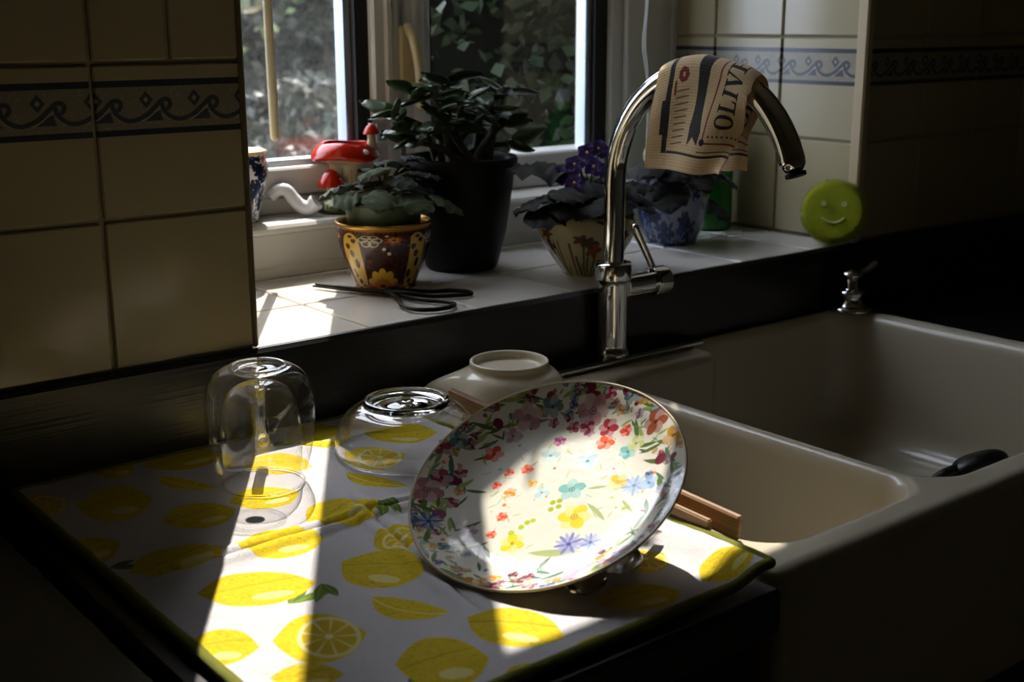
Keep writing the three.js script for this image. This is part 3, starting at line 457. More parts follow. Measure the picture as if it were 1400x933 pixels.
// ---------------------------------------------------------------- glass mug, glass bowl, white bowl
{
  const m = thing('glass_mug', 'clear double-walled glass mug standing upside down on the mat', 'mug', V3(1.55 * K, onMat(1.55, -3.05), -3.05 * K));
  part('outer_wall', lathe([[0.0385, 0], [0.0405, 0.006], [0.0448, 0.024], [0.0492, 0.05], [0.0508, 0.072], [0.0495, 0.09], [0.0435, 0.104], [0.034, 0.1115], [0.0265, 0.1135]], 72, 60), glass, m);
  part('inner_wall', lathe([[0.0372, 0], [0.0365, 0.006], [0.0372, 0.03], [0.0372, 0.055], [0.0345, 0.076], [0.027, 0.091], [0.014, 0.098], [0, 0.0995]], 72, 50), glass, m);
  part('lip', new THREE.TorusGeometry(0.0379, 0.0011, 10, 72).rotateX(Math.PI / 2).translate(0, 0.001, 0), solidGlass, m);
  part('base', lathe([[0, 0.1075], [0.02, 0.1085], [0.0262, 0.1115], [0.0272, 0.1135], [0.0262, 0.1155], [0.022, 0.115], [0.018, 0.1125], [0.009, 0.1115], [0, 0.1125]], 56, 40), glass, m);
  part('base_ring', new THREE.TorusGeometry(0.0245, 0.0026, 12, 72).rotateX(Math.PI / 2).translate(0, 0.1132, 0), glass, m);
  part('base_dimple', lathe([[0, 0.1095], [0.005, 0.11], [0.0085, 0.1115], [0.006, 0.113], [0, 0.1135]], 40, 20), solidGlass, m);
  const ang = 0.5, dx = Math.sin(ang), dz = -Math.cos(ang);
  const H = (r, y) => V3(dx * r, y, dz * r);
  part('handle', tube([H(0.049, 0.094), H(0.06, 0.096), H(0.066, 0.088), H(0.067, 0.06), H(0.064, 0.035), H(0.056, 0.026), H(0.045, 0.026)], 0.0055, 40, 14), solidGlass, m);
  const b = thing('glass_bowl', 'low clear glass bowl upside down beside the plate', 'bowl', V3(2.02 * K, onMat(2.02, -3.02), -3.02 * K));
  part('wall', lathe([[0.0715, 0], [0.0725, 0.002], [0.0725, 0.012], [0.0695, 0.026], [0.0615, 0.039], [0.05, 0.0475], [0.0435, 0.05]], 80, 40), glass, b);
  part('inner_wall', lathe([[0.0712, 0.0005], [0.0702, 0.012], [0.0672, 0.025], [0.0592, 0.036], [0.046, 0.0435], [0.02, 0.0455], [0, 0.0455]], 80, 40), glass, b);
  part('foot', lathe([[0, 0.046], [0.03, 0.0465], [0.0425, 0.0485], [0.0438, 0.0515], [0.0425, 0.0545], [0.0385, 0.055], [0.035, 0.0515], [0.024, 0.049], [0.012, 0.0515], [0.006, 0.052], [0, 0.0505]], 64, 60), solidGlass, b);
  part('lip', new THREE.TorusGeometry(0.0718, 0.0012, 10, 80).rotateX(Math.PI / 2).translate(0, 0.0011, 0), solidGlass, b);

  const w = thing('white_bowl', 'cream ceramic bowl with a pouring lip, upside down behind the plate', 'bowl', U(2.56, -1.265, -3.2));
  const lipAt = -2.5;   // direction of the pouring lip
  const prof = new THREE.SplineCurve([[0, 0.0415], [0.03, 0.0415], [0.0385, 0.042], [0.041, 0.0495], [0.0445, 0.0495], [0.046, 0.043], [0.056, 0.035], [0.066, 0.02], [0.0725, 0.006], [0.0755, 0.0005], [0.0745, 0], [0.07, 0.005], [0.062, 0.02], [0.05, 0.032], [0.03, 0.037], [0, 0.0375]].map(([x, y]) => new THREE.Vector2(x, y))).getPoints(90).map((q) => new THREE.Vector2(Math.max(0, q.x), q.y));
  const g = new THREE.LatheGeometry(prof.reverse(), 96), P = g.attributes.position;
  for (let i = 0; i < P.count; i++) {
    const x = P.getX(i), z = P.getZ(i), r = Math.hypot(x, z), da = Math.atan2(Math.sin(Math.atan2(z, x) - lipAt), Math.cos(Math.atan2(z, x) - lipAt)), k = Math.exp(-((da / 0.26) ** 2)) * smooth(r, 0.048, 0.076);
    P.setX(i, x * (1 + 0.38 * k)); P.setZ(i, z * (1 + 0.38 * k)); P.setY(i, P.getY(i) + 0.012 * k);
  }
  g.computeVertexNormals();
  part('body', g, phys({ color: hex('#d8cfba'), roughness: 0.15 }), w);
  part('foot_ring', new THREE.TorusGeometry(0.0428, 0.0018, 10, 72).rotateX(Math.PI / 2).translate(0, 0.0496, 0), phys({ color: hex('#e2dccd'), roughness: 0.3 }), w);
}
{
  const grain = canvas(256, 64, (c, w, h) => { c.fillStyle = '#8f6c45'; c.fillRect(0, 0, w, h); const r = rng(5); for (let i = 0; i < 90; i++) { c.strokeStyle = r() < 0.5 ? 'rgba(90,55,25,.35)' : 'rgba(200,160,105,.3)'; c.lineWidth = 0.6 + 1.6 * r(); const y = r() * h; c.beginPath(); c.moveTo(0, y); c.bezierCurveTo(w / 3, y + r() * 5, w * 0.6, y - r() * 5, w, y + r() * 3); c.stroke(); } });
  const wood = phys({ color: 0xffffff, map: grain, roughness: 0.55 });
  const bar = (p0, p1, wd, ht) => { const L = p0.distanceTo(p1), g = chamferBox(L, ht, wd, 0.0015), m = p0.clone().add(p1).multiplyScalar(0.5), x = p1.clone().sub(p0).normalize(), z = x.clone().cross(V3(0, 1, 0)).normalize(), y = z.clone().cross(x); g.applyMatrix4(new THREE.Matrix4().makeBasis(x, y, z).setPosition(m)); return g; };
  const t = thing('wooden_tongs', 'long flat wooden utensil lying under the raised side of the plate', 'utensil');
  const end = U(2.285, -1.237, -1.93);
  part('arm', bar(U(2.24, -1.16, -3.1), end.clone(), 0.007, 0.022), wood, t);
  part('arm', bar(U(2.215, -1.2, -2.7), U(2.23, -1.236, -1.98), 0.006, 0.014), wood, t);
  part('arm', bar(U(2.195, -1.2, -2.97), U(2.215, -1.2, -2.72), 0.006, 0.018), wood, t);
  // two spoons whose bowls peep out under the plate's near edge
  const spoon = (label, x, z, turn, s) => {
    const o = thing('spoon', label, 'spoon', V3(x * K, onMat(x, z) + 0.001, z * K), turn);
    part('spoon_bowl', shell((u, v) => { const a = (u - 0.5) * 2, b = (v - 0.5) * 2, k = Math.sqrt(Math.max(0, 1 - b * b * 0.98)); return V3(a * 0.019 * s * k, 0.0015 + 0.008 * (a * a * k * k + b * b), b * 0.028 * s); }, 20, 24, 0.0012), steel, o);
    part('handle', shell((u, v) => V3((u - 0.5) * 0.008 * (0.6 + v * 0.6), 0.0085 + 0.012 * Math.sin(v * Math.PI) * 0.4, -0.027 * s - v * 0.1), 6, 24, 0.0016), steel, o);
  };
  spoon('larger steel spoon whose bowl peeps out under the right of the plate', 1.915, -1.985, -0.95, 1);
  spoon('smaller steel spoon half hidden under the near edge of the plate', 1.775, -1.94, -1.25, 0.72);
}

// ---------------------------------------------------------------- pots and plants on the sill
const leafShape = (L, Wd, th, cup, tip = 0.5, droop = 0.1) => shell((u, v) => {   // obovate leaf along +z, base at the origin
  const t = v, w = Wd * Math.pow(Math.sin(Math.PI * Math.pow(clamp(t, 0, 1) * 0.985 + 0.0075, 1 / (0.6 + tip))), 0.75) * 0.5, a = (u - 0.5) * 2;
  return V3(a * w, cup * Wd * a * a * Math.sin(Math.PI * t) - droop * L * t * t + 0.0, t * L);
}, 8, 12, (u, v) => th * Math.pow(Math.max(0, Math.sin(Math.PI * u) * Math.sin(Math.PI * clamp(v, 0.02, 0.98))), 0.5) + 0.0003);
const aim = (m, from, dir, up = V3(0, 1, 0), roll = 0) => { const z = dir.clone().normalize(), x = up.clone().cross(z); if (x.lengthSq() < 1e-6) x.set(1, 0, 0); x.normalize(); const y = z.clone().cross(x); m.quaternion.setFromRotationMatrix(new THREE.Matrix4().makeBasis(x, y, z)); m.rotateZ(roll); m.position.copy(from); return m; };
const soil = std({ color: hex('#1d1611'), roughness: 1 });
{
  // jade plant in the big black pot
  const base = U(3.08, -1, -4.165), t = thing('potted_jade', 'big jade plant with thick oval leaves in a plain black pot', 'plant', base);
  const black = phys({ color: hex('#050505'), roughness: 0.5, specularIntensity: 0.4 });
  part('pot', lathe([[0, 0], [0.045, 0], [0.05, 0.004], [0.062, 0.05], [0.0715, 0.115], [0.0735, 0.136], [0.078, 0.138], [0.0785, 0.152], [0.0765, 0.155], [0.0725, 0.154], [0.071, 0.14], [0, 0.138]], 56), black, t);
  part('soil', lathe([[0, 0.146], [0.04, 0.145], [0.0715, 0.141]], 32), soil, t);
  const stemM = std({ color: hex('#3d3a2a'), roughness: 0.8 }), leafM = phys({ color: hex('#25391f'), roughness: 0.28, ior: 1.45 }), leafM2 = phys({ color: hex('#364a26'), roughness: 0.3, ior: 1.45 });
  const geos = [[0.042, 0.02, 0.0065, 0.1, 0.95, 0.04], [0.049, 0.023, 0.007, 0.08, 0.95, 0.12], [0.036, 0.02, 0.0065, 0.12, 1.05, -0.08]].map((a) => leafShape(...a));
  const tips = [[0.901, 1.222, -1.4], [0.95, 1.247, -1.417], [0.965, 1.256, -1.383], [1.024, 1.236, -1.433], [1.025, 1.242, -1.367], [1.085, 1.245, -1.4], [1.147, 1.246, -1.417], [1.142, 1.201, -1.4], [1.142, 1.171, -1.383], [0.929, 1.208, -1.367], [0.982, 1.211, -1.35], [1.1, 1.211, -1.433], [0.923, 1.184, -1.383], [1.049, 1.258, -1.45], [1.074, 1.226, -1.35], [0.99, 1.25, -1.42]];
  const r = rng(31);
  tips.forEach(([x, y, z], k) => {
    const end = V3(x, y, z).sub(base).add(V3(0.5 * (1.023 - x), -0.012, 0.5 * (-1.39 - z)).multiplyScalar(0.35)), a = 2 * Math.PI * k / tips.length, root = V3(0.03 * Math.cos(a * 3) + 0.1 * end.x, 0.143, 0.028 * Math.sin(a * 3)), mid = root.clone().lerp(end, 0.5).add(V3(-0.01 * end.x, 0.008, 0));
    part('stem', tube([root, mid, end], (s) => 0.0062 - 0.0034 * s, 14, 8), stemM, t);
    const dir = end.clone().sub(mid).normalize(), side = dir.clone().cross(V3(r() - 0.5, 0.3, r() - 0.5)).normalize(), n = 4 + Math.floor(r() * 3);
    for (let q = 0; q < n; q++) {
      const pair = q >> 1, ang = pair * Math.PI / 2 + (q & 1) * Math.PI + (r() - 0.5) * 0.5, out = side.clone().applyAxisAngle(dir, ang), d = out.multiplyScalar(1).add(dir.clone().multiplyScalar(0.25 + 0.35 * pair)).setY(0.75 * (r() - 0.35)).normalize();
      const m = part('leaf', geos[Math.floor(r() * 3)], r() < 0.65 ? leafM : leafM2, t), at = end.clone().addScaledVector(dir, -0.016 + pair * 0.009);
      aim(m, at, d, dir.clone().add(V3(0, 0.6, 0)), (r() - 0.5) * 0.5); m.scale.setScalar(0.9 + 0.4 * r());
    }
  });
}
const violetLeaf = [[0.044, 0.042, 0.002, -0.1, 0.35, 0.18], [0.05, 0.046, 0.002, -0.14, 0.4, 0.28], [0.038, 0.037, 0.002, -0.08, 0.3, 0.1]].map((a) => { const g = leafShape(...a), p = g.attributes.position; for (let i = 0; i < p.count; i++) { const z = p.getZ(i), x = p.getX(i); p.setY(i, p.getY(i) + 0.0009 * 1.6 * Math.sin(z * 620 - Math.abs(x) * 420) - 0.0012 * Math.exp(-((x / 0.0016) ** 2)) + 0.002 * Math.sin(z * 430 + Math.sign(x)) * Math.min(1.4, (x / 0.016) ** 2)); } g.computeVertexNormals(); return g; });
const fuzz = phys({ color: hex('#2d3427'), roughness: 0.85, sheen: 0.6, sheenRoughness: 0.5, sheenColor: hex('#c8d0c0') }), fuzz2 = phys({ color: hex('#3c482c'), roughness: 0.85, sheen: 0.6, sheenRoughness: 0.5, sheenColor: hex('#d0d6c0') }), fuzzDark = phys({ color: hex('#1a1a17'), roughness: 0.8, sheen: 0.5, sheenRoughness: 0.5, sheenColor: hex('#a8aca8') });
const petiole = std({ color: hex('#4b4a33'), roughness: 0.8 });
function violet(t, crown, tips, seed, mats, big = 1) {
  const r = rng(seed), add = (x, y, z, s = 1) => {
    const c = V3(x, y, z).sub(t.position), out = c.clone().sub(crown), flat = V3(out.x, 0, out.z), d = flat.clone().normalize().add(V3(0, clamp(out.y * 7 - 0.25, -0.9, 0.45), 0)).normalize(), L = 0.044 * big * s, from = c.clone().addScaledVector(d, -L * 0.5);
    part('leaf_stalk', tube([crown, crown.clone().lerp(from, 0.5).add(V3(0, 0.008, 0)), from], 0.0018, 10, 6), petiole, t);
    const m = part('leaf', violetLeaf[Math.floor(r() * 3)], mats[Math.floor(r() * mats.length)], t); aim(m, from, d, V3(0, 1, 0), (r() - 0.5) * 0.7); m.scale.setScalar(big * s * (0.92 + 0.2 * r()));
  };
  for (const p of tips) add(...p);
}
{
  // painted pot with gilt rim, plastic liner and violet leaves
  const print = canvas(1024, 512, (c, w, h) => {
    const r = rng(9); c.fillStyle = '#3d1d12'; c.fillRect(0, 0, w, h);
    for (let i = 0; i < 1400; i++) { c.fillStyle = ['rgba(120,60,30,.4)', 'rgba(30,12,8,.5)', 'rgba(150,95,35,.3)'][i % 3]; c.beginPath(); c.arc(r() * w, r() * h, 2 + 6 * r(), 0, 7); c.fill(); }
    const fl = (x, y, R, col, ctr, n) => { for (const [k, q] of [[1, col], [0.62, ctr]]) for (let i = 0; i < n; i++) { const a = i * 6.2832 / n; c.fillStyle = q; c.beginPath(); c.ellipse(x + R * k * 0.62 * Math.cos(a), y + R * k * 0.62 * Math.sin(a), R * k * 0.42, R * k * 0.27, a, 0, 7); c.fill(); } c.fillStyle = '#5a2a14'; c.beginPath(); c.arc(x, y, R * 0.22, 0, 7); c.fill(); };
    for (let k = 0; k < 4; k++) {
      const x = k * 256;
      c.fillStyle = '#c9a445'; c.beginPath(); c.ellipse(x + 30, 240, 44, 170, 0, 0, 7); c.fill(); c.fillStyle = '#4a2312'; for (let i = 0; i < 9; i++) { c.beginPath(); c.ellipse(x + 30 + 18 * Math.sin(i * 2.1), 110 + i * 32, 11, 14, 0, 0, 7); c.fill(); }
      fl(x + 150, 330, 78, '#d2a63c', '#b97a2c', 12); fl(x + 90, 360, 46, '#b35c4c', '#8c3a30', 8); fl(x + 215, 350, 44, '#b35c4c', '#8c3a30', 8);
      c.strokeStyle = '#b9ad90'; c.lineWidth = 6; for (let i = 0; i < 6; i++) { const a = i * 1.047; c.beginPath(); c.arc(x + 110 + 26 * Math.cos(a), 130 + 26 * Math.sin(a), 17, 0, 7); c.stroke(); }
      fl(x + 195, 130, 36, '#8f3f30', '#c9843c', 7); fl(x + 140, 440, 40, '#c08a30', '#a8602c', 9);
      c.fillStyle = '#e7d9b0'; for (const [a, b] of [[160, 180], [178, 200], [170, 90]]) { c.beginPath(); c.arc(x + a, b, 7, 0, 7); c.fill(); }
    }
    c.fillStyle = '#a9772a'; c.fillRect(0, 0, w, 44); c.fillStyle = '#6b4518'; for (let i = 0; i < 60; i++) c.fillRect(i * 17.07, 50, 9, 16); c.fillStyle = '#a9772a'; c.fillRect(0, h - 30, w, 30);
  });
  const t = thing('potted_violet', 'leafy violet in a dark pot painted with red and gold flowers', 'plant', U(2.625, -1, -4.05));
  part('pot', lathe([[0, 0], [0.036, 0], [0.038, 0.003], [0.043, 0.014], [0.055, 0.045], [0.0598, 0.066], [0.06, 0.076], [0.0585, 0.082]], 64, 48), phys({ color: 0xffffff, map: print, roughness: 0.2 }), t);
  part('rim', lathe([[0.0575, 0.08], [0.061, 0.081], [0.0635, 0.0835], [0.0635, 0.086], [0.0605, 0.087], [0.0575, 0.085], [0.056, 0.078], [0.055, 0.06]], 64), phys({ color: hex('#b98a3a'), roughness: 0.25, metalness: 0.6 }), t);
  part('liner', lathe([[0, 0.02], [0.04, 0.02], [0.0475, 0.09], [0.05, 0.106], [0.0515, 0.107], [0.0515, 0.11], [0.048, 0.11], [0.046, 0.1], [0, 0.098]], 48), phys({ color: hex('#3c4a30'), roughness: 0.45 }), t);
  violet(t, V3(0.0, 0.112, 0), [[0.812, 1.118, -1.35, 1.25], [0.862, 1.133, -1.367], [0.885, 1.145, -1.393], [0.91, 1.158, -1.383, 1.1], [0.953, 1.157, -1.39], [0.891, 1.139, -1.33], [0.933, 1.143, -1.345], [0.945, 1.13, -1.367, 1.1], [0.852, 1.123, -1.32], [0.893, 1.116, -1.305, 1.1], [0.945, 1.111, -1.31, 1.1], [0.955, 1.143, -1.4], [0.83, 1.129, -1.385], [0.87, 1.151, -1.36]], 5, [fuzz, fuzz, fuzz2]);
}
{
  // cream pot printed with irises, dark violet with purple flowers
  const print = canvas(1024, 512, (c, w, h) => {
    const r = rng(19); c.fillStyle = '#b9ad84'; c.fillRect(0, 0, w, h);
    for (let k = 0; k < 7; k++) {
      const x = k * 146 + 20;
      for (let i = 0; i < 12; i++) { const X = x + (r() - 0.5) * 90, b = (r() - 0.5) * 60; c.strokeStyle = ['#5c5633', '#4d4a30', '#7a6c40'][i % 3]; c.lineWidth = 7 * (0.6 + r()); c.beginPath(); c.moveTo(X, h); c.quadraticCurveTo(X + b * 0.2, h - 90, X + b, h - 120 - 170 * r()); c.stroke(); }
      for (let i = 0; i < 3; i++) { const X = x + (r() - 0.5) * 90, Y = 190 + 120 * r(); c.fillStyle = ['#8d4a30', '#6c3f3a', '#55452f'][i]; for (let q = 0; q < 5; q++) { c.beginPath(); c.ellipse(X + 15 * Math.cos(q * 1.26), Y + 15 * Math.sin(q * 1.26), 17, 10, q * 1.26, 0, 7); c.fill(); } }
      c.fillStyle = '#4d3a26'; c.beginPath(); c.ellipse(x + 60, 130, 24, 9, 0.6, 0, 7); c.ellipse(x + 74, 128, 22, 9, -0.8, 0, 7); c.fill();
    }
    c.fillStyle = '#3a2f22'; c.fillRect(0, 0, w, 60); c.fillStyle = '#8c7440'; c.fillRect(0, 60, w, 12); c.fillStyle = '#2f2a20'; c.fillRect(0, h - 26, w, 26);
  });
  const t = thing('potted_violet', 'purple-flowering violet in a rounded cream pot printed with irises', 'plant', U(3.4, -1, -3.745));
  part('pot', lathe([[0, 0], [0.03, 0], [0.032, 0.003], [0.046, 0.022], [0.062, 0.048], [0.0665, 0.064], [0.0635, 0.078], [0.0585, 0.083], [0.0565, 0.086]], 64, 48), phys({ color: 0xffffff, map: print, roughness: 0.18 }), t);
  part('rim', lathe([[0.056, 0.084], [0.0595, 0.086], [0.061, 0.089], [0.059, 0.0915], [0.055, 0.09], [0.053, 0.08]], 64), phys({ color: hex('#4a3c22'), roughness: 0.2 }), t);
  part('soil', lathe([[0, 0.082], [0.053, 0.08]], 32), soil, t);
  violet(t, V3(0, 0.086, 0), [[1.08, 1.15, -1.273, 1.9], [1.035, 1.111, -1.24, 1.4], [1.03, 1.096, -1.213, 1.2], [1.055, 1.122, -1.2], [1.09, 1.104, -1.193], [1.138, 1.103, -1.195], [1.205, 1.107, -1.227, 1.1], [1.225, 1.095, -1.25, 1.1], [1.225, 1.115, -1.283], [1.163, 1.125, -1.3, 1.1], [1.205, 1.119, -1.305], [1.05, 1.1, -1.195], [1.18, 1.12, -1.2], [1.11, 1.125, -1.23]], 15, [fuzzDark], 1.2);
  const petalM = phys({ color: hex('#4b2a86'), roughness: 0.7, transmission: 0.3, thickness: 0 }), eyeM = std({ color: hex('#e2c04a'), roughness: 0.7 }), pet = leafShape(0.0145, 0.0145, 0.0006, 0.15, 0.5, 0.2);
  for (const [x, y, z] of [[1.077, 1.137, -1.24], [1.097, 1.15, -1.233], [1.134, 1.162, -1.25], [1.155, 1.166, -1.25], [1.19, 1.155, -1.26], [1.085, 1.128, -1.22], [1.119, 1.147, -1.22], [1.166, 1.15, -1.233], [1.145, 1.14, -1.22]]) {
    const f = new THREE.Group(); f.name = 'flower'; f.position.set(x, y, z).sub(t.position); f.lookAt(f.position.clone().add(V3(-0.5, 0.5, 0.7 + (x - 1.13) * 3))); t.add(f);
    for (let k = 0; k < 5; k++) { const m = part('petal', pet, petalM, f), a = k * 1.2566; aim(m, V3(0, 0, 0), V3(Math.cos(a), Math.sin(a), 0.18), V3(0, 0, 1)); }
    part('flower_eye', new THREE.SphereGeometry(0.002, 8, 6).translate(0, 0, 0.002), eyeM, f);
    part('flower_stalk', tube([V3(0, 0.086, 0), V3((x - t.position.x) * 0.6, 0.13, (z - t.position.z) * 0.6), f.position.clone()], 0.0011, 12, 6), petiole, t);
  }
}
const blueWhite = (seed, ground, ink, n) => canvas(1024, 512, (c, w, h) => {
  const r = rng(seed); c.fillStyle = ground; c.fillRect(0, 0, w, h);
  for (let i = 0; i < n; i++) { const x = r() * w, y = r() * h, R = 14 + 30 * r(); c.fillStyle = ink[Math.floor(r() * ink.length)]; for (let k = 0; k < 6; k++) { const a = k * 1.047 + r() * 0.4; for (const o of [-w, 0, w]) { c.beginPath(); c.ellipse(x + o + R * 0.6 * Math.cos(a), y + R * 0.6 * Math.sin(a), R * 0.5, R * (0.16 + 0.2 * r()), a, 0, 7); c.fill(); } } }
  for (let i = 0; i < n; i++) { c.strokeStyle = ink[i % ink.length]; c.lineWidth = 3 + 3 * r(); const x = r() * w, y = r() * h; c.beginPath(); c.moveTo(x, y); c.bezierCurveTo(x + 50 * (r() - 0.5), y + 50, x + 90 * (r() - 0.5), y - 40, x + 110 * (r() - 0.5), y + 60 * (r() - 0.5)); c.stroke(); }
});
{
  const t = thing('potted_violet', 'dark drooping violet in a blue-and-white patterned pot', 'plant', U(4.19, -1, -4.03));
  part('pot', lathe([[0, 0], [0.036, 0], [0.038, 0.003], [0.04, 0.008], [0.05, 0.036], [0.0555, 0.07], [0.056, 0.092], [0.053, 0.106], [0.0505, 0.112]], 64, 48), phys({ color: 0xffffff, map: blueWhite(4, '#8089a2', ['#27345f', '#35467c', '#1c2748'], 130), roughness: 0.15 }), t);
  part('rim', lathe([[0.05, 0.111], [0.053, 0.114], [0.054, 0.117], [0.052, 0.119], [0.0485, 0.117], [0.0475, 0.105]], 64), phys({ color: hex('#2c3b66'), roughness: 0.15 }), t);
  part('soil', lathe([[0, 0.108], [0.048, 0.106]], 32), soil, t);
  violet(t, V3(0, 0.112, 0), [[1.332, 1.132, -1.327, 1.15], [1.345, 1.12, -1.3, 1.1], [1.345, 1.122, -1.36], [1.408, 1.118, -1.305, 1.1], [1.468, 1.108, -1.327, 1.1], [1.5, 1.094, -1.333, 1.3], [1.472, 1.05, -1.315, 1.05], [1.436, 1.122, -1.375], [1.46, 1.118, -1.373], [1.325, 1.09, -1.317], [1.335, 1.092, -1.29], [1.39, 1.14, -1.34], [1.38, 1.1, -1.27]], 25, [fuzzDark], 1.15);
}
{
  // white jar with blue pattern by the left jamb
  const t = thing('ginger_jar', 'blue-and-white jar with a gold-edged rim, half behind the tiled wall', 'jar', U(2.29, -0.78, -4.585));
  part('body', lathe([[0, 0], [0.022, 0], [0.024, 0.003], [0.027, 0.018], [0.036, 0.05], [0.0395, 0.07], [0.037, 0.084], [0.0365, 0.09]], 56, 48), phys({ color: 0xffffff, map: blueWhite(14, '#dfe1e4', ['#20284a', '#232c50', '#171c36'], 260), roughness: 0.12 }), t);
  part('rim', lathe([[0.036, 0.089], [0.0385, 0.092], [0.0385, 0.0945], [0.036, 0.0955], [0.0335, 0.0945], [0.03, 0.088], [0, 0.086]], 56), phys({ color: hex('#cfc3a2'), roughness: 0.2 }), t);
  part('gilt_edge', new THREE.TorusGeometry(0.0384, 0.0009, 8, 64).rotateX(Math.PI / 2).translate(0, 0.0935, 0), phys({ color: hex('#b98a3a'), metalness: 0.7, roughness: 0.3 }), t);
  const s = thing('porcelain_ladle', 'white curved porcelain ladle with a flared end beside the blue-and-white jar', 'ladle', U(2.53, -0.78, -4.56));
  const rt = V3(0.779, 0, 0.627), at = (a, y, z = 0) => V3(rt.x * a - 0.627 * z, y, rt.z * a + 0.779 * z), path = new THREE.CatmullRomCurve3([at(-0.034, 0.028), at(-0.024, 0.036), at(-0.013, 0.036), at(-0.003, 0.024), at(0.008, 0.0135), at(0.019, 0.0125), at(0.028, 0.02)]);
  const hollow = (u, v) => { const p = path.getPointAt(v), d = path.getTangentAt(v), side = V3(-0.627, 0, 0.779), up = side.clone().cross(d).normalize(), a = u * 2 * Math.PI, w = lerp(0.0085, 0.0108, v) + 0.0022 * smooth(v, 0.86, 1); return p.addScaledVector(side, Math.sin(a) * w).addScaledVector(up, Math.cos(a) * w * 0.85); };
  part('handle', shell(hollow, 32, 40, 0.0018), phys({ color: hex('#e8e9ec'), roughness: 0.12 }), s);
}
{
  // toadstool planter
  const t = thing('toadstool_planter', 'ceramic planter shaped as red toadstools with white spots', 'planter', U(2.78, -0.78, -4.57));
  const red = phys({ color: hex('#b3200f'), roughness: 0.14 }), stalk = (() => { const tex = canvas(256, 256, (c, w, h) => { const r = rng(2); c.fillStyle = '#c8b796'; c.fillRect(0, 0, w, h); for (let i = 0; i < 160; i++) { c.strokeStyle = r() < 0.5 ? 'rgba(105,85,55,.35)' : 'rgba(225,212,180,.4)'; c.lineWidth = 1 + 3 * r(); const x = r() * w, y = r() * h; c.beginPath(); c.moveTo(x, y); c.lineTo(x + 6 * (r() - 0.5), y + 40 + 90 * r()); c.stroke(); } }); return phys({ color: 0xffffff, map: tex, roughness: 0.35 }); })(), spot = phys({ color: hex('#e6dccb'), roughness: 0.2 }), moss = phys({ color: hex('#2d4a22'), roughness: 0.3 }), gill = phys({ color: hex('#b9a682'), roughness: 0.4 });
  const wavy = (g, k, n, ph) => { const p = g.attributes.position; for (let i = 0; i < p.count; i++) { const x = p.getX(i), z = p.getZ(i), a = Math.atan2(z, x), r = Math.hypot(x, z); const f = k * smooth(r, 0.02, 0.05); p.setY(i, p.getY(i) + f * Math.sin(a * n + ph)); p.setX(i, x * (1 + f * 3 * Math.sin(a * 2 + ph))); } g.computeVertexNormals(); return g; };
  const stool = (name, g, m, x, y, z, s = 1, tilt = 0) => part(name, g.clone().scale(s, s, s).rotateZ(tilt).translate(x, y, z), m, t);
  const cap = wavy(lathe([[0.0245, 0.074], [0.03, 0.072], [0.041, 0.0725], [0.0475, 0.075], [0.0485, 0.079], [0.045, 0.0865], [0.0385, 0.0935], [0.0335, 0.096], [0.0305, 0.0955], [0.0305, 0.0925], [0.0315, 0.085], [0.029, 0.078]], 64, 60), 0.0028, 3, 0.6);
  part('large_cap', cap, red, t); part('gills', wavy(lathe([[0.021, 0.064], [0.03, 0.069], [0.0435, 0.0735]], 64, 12), 0.0028, 3, 0.6), gill, t);
  part('large_stalk', wavy(lathe([[0, 0.002], [0.0255, 0.002], [0.027, 0.012], [0.0235, 0.035], [0.0225, 0.058], [0.026, 0.07]], 48, 30), 0.001, 5, 0), stalk, t);
  part('planting_hole', lathe([[0, 0.078], [0.031, 0.083]], 40), soil, t);
  const small = (x, z, s, y = 0) => { stool('small_cap', lathe([[0.006, 0.032], [0.0165, 0.0315], [0.0185, 0.0335], [0.0165, 0.04], [0.0105, 0.049], [0.004, 0.0545], [0, 0.0555]], 40, 30), red, x, y, z, s); stool('small_stalk', lathe([[0, 0], [0.0115, 0.0], [0.0118, 0.008], [0.0085, 0.02], [0.0095, 0.0315], [0.0145, 0.034], [0, 0.034]], 32), stalk, x, y, z, s); };
  small(-0.034, 0.016, 1.02, 0.006); small(0.024, 0.03, 0.62, 0.088);
  part('moss_base', lathe([[0, 0], [0.033, 0], [0.037, 0.003], [0.034, 0.0075], [0, 0.009]], 48).scale(1.05, 1, 0.9).translate(-0.008, 0, 0.004), moss, t);
  const dots = [[-0.2, 0.0855, 1.02], [0.55, 0.0855, 1.0], [-1.25, 0.083, 0.97]];
  for (const [a, y, k] of dots) { const A = a + 0.9, rad = 0.0452 * k, m = part('white_spot', new THREE.SphereGeometry(0.0042, 16, 10).scale(1, 1, 0.35), spot, t); m.position.set(Math.cos(A) * rad, y, Math.sin(A) * rad); m.lookAt(m.position.clone().add(t.position).add(V3(Math.cos(A), 0.75, Math.sin(A)))); }
  const d = part('white_spot', new THREE.SphereGeometry(0.002, 12, 8).scale(1, 1, 0.5), spot, t); d.position.set(-0.028, 0.049, 0.0295); d.lookAt(d.position.clone().add(t.position).add(V3(0.4, 0.8, 1)));
}
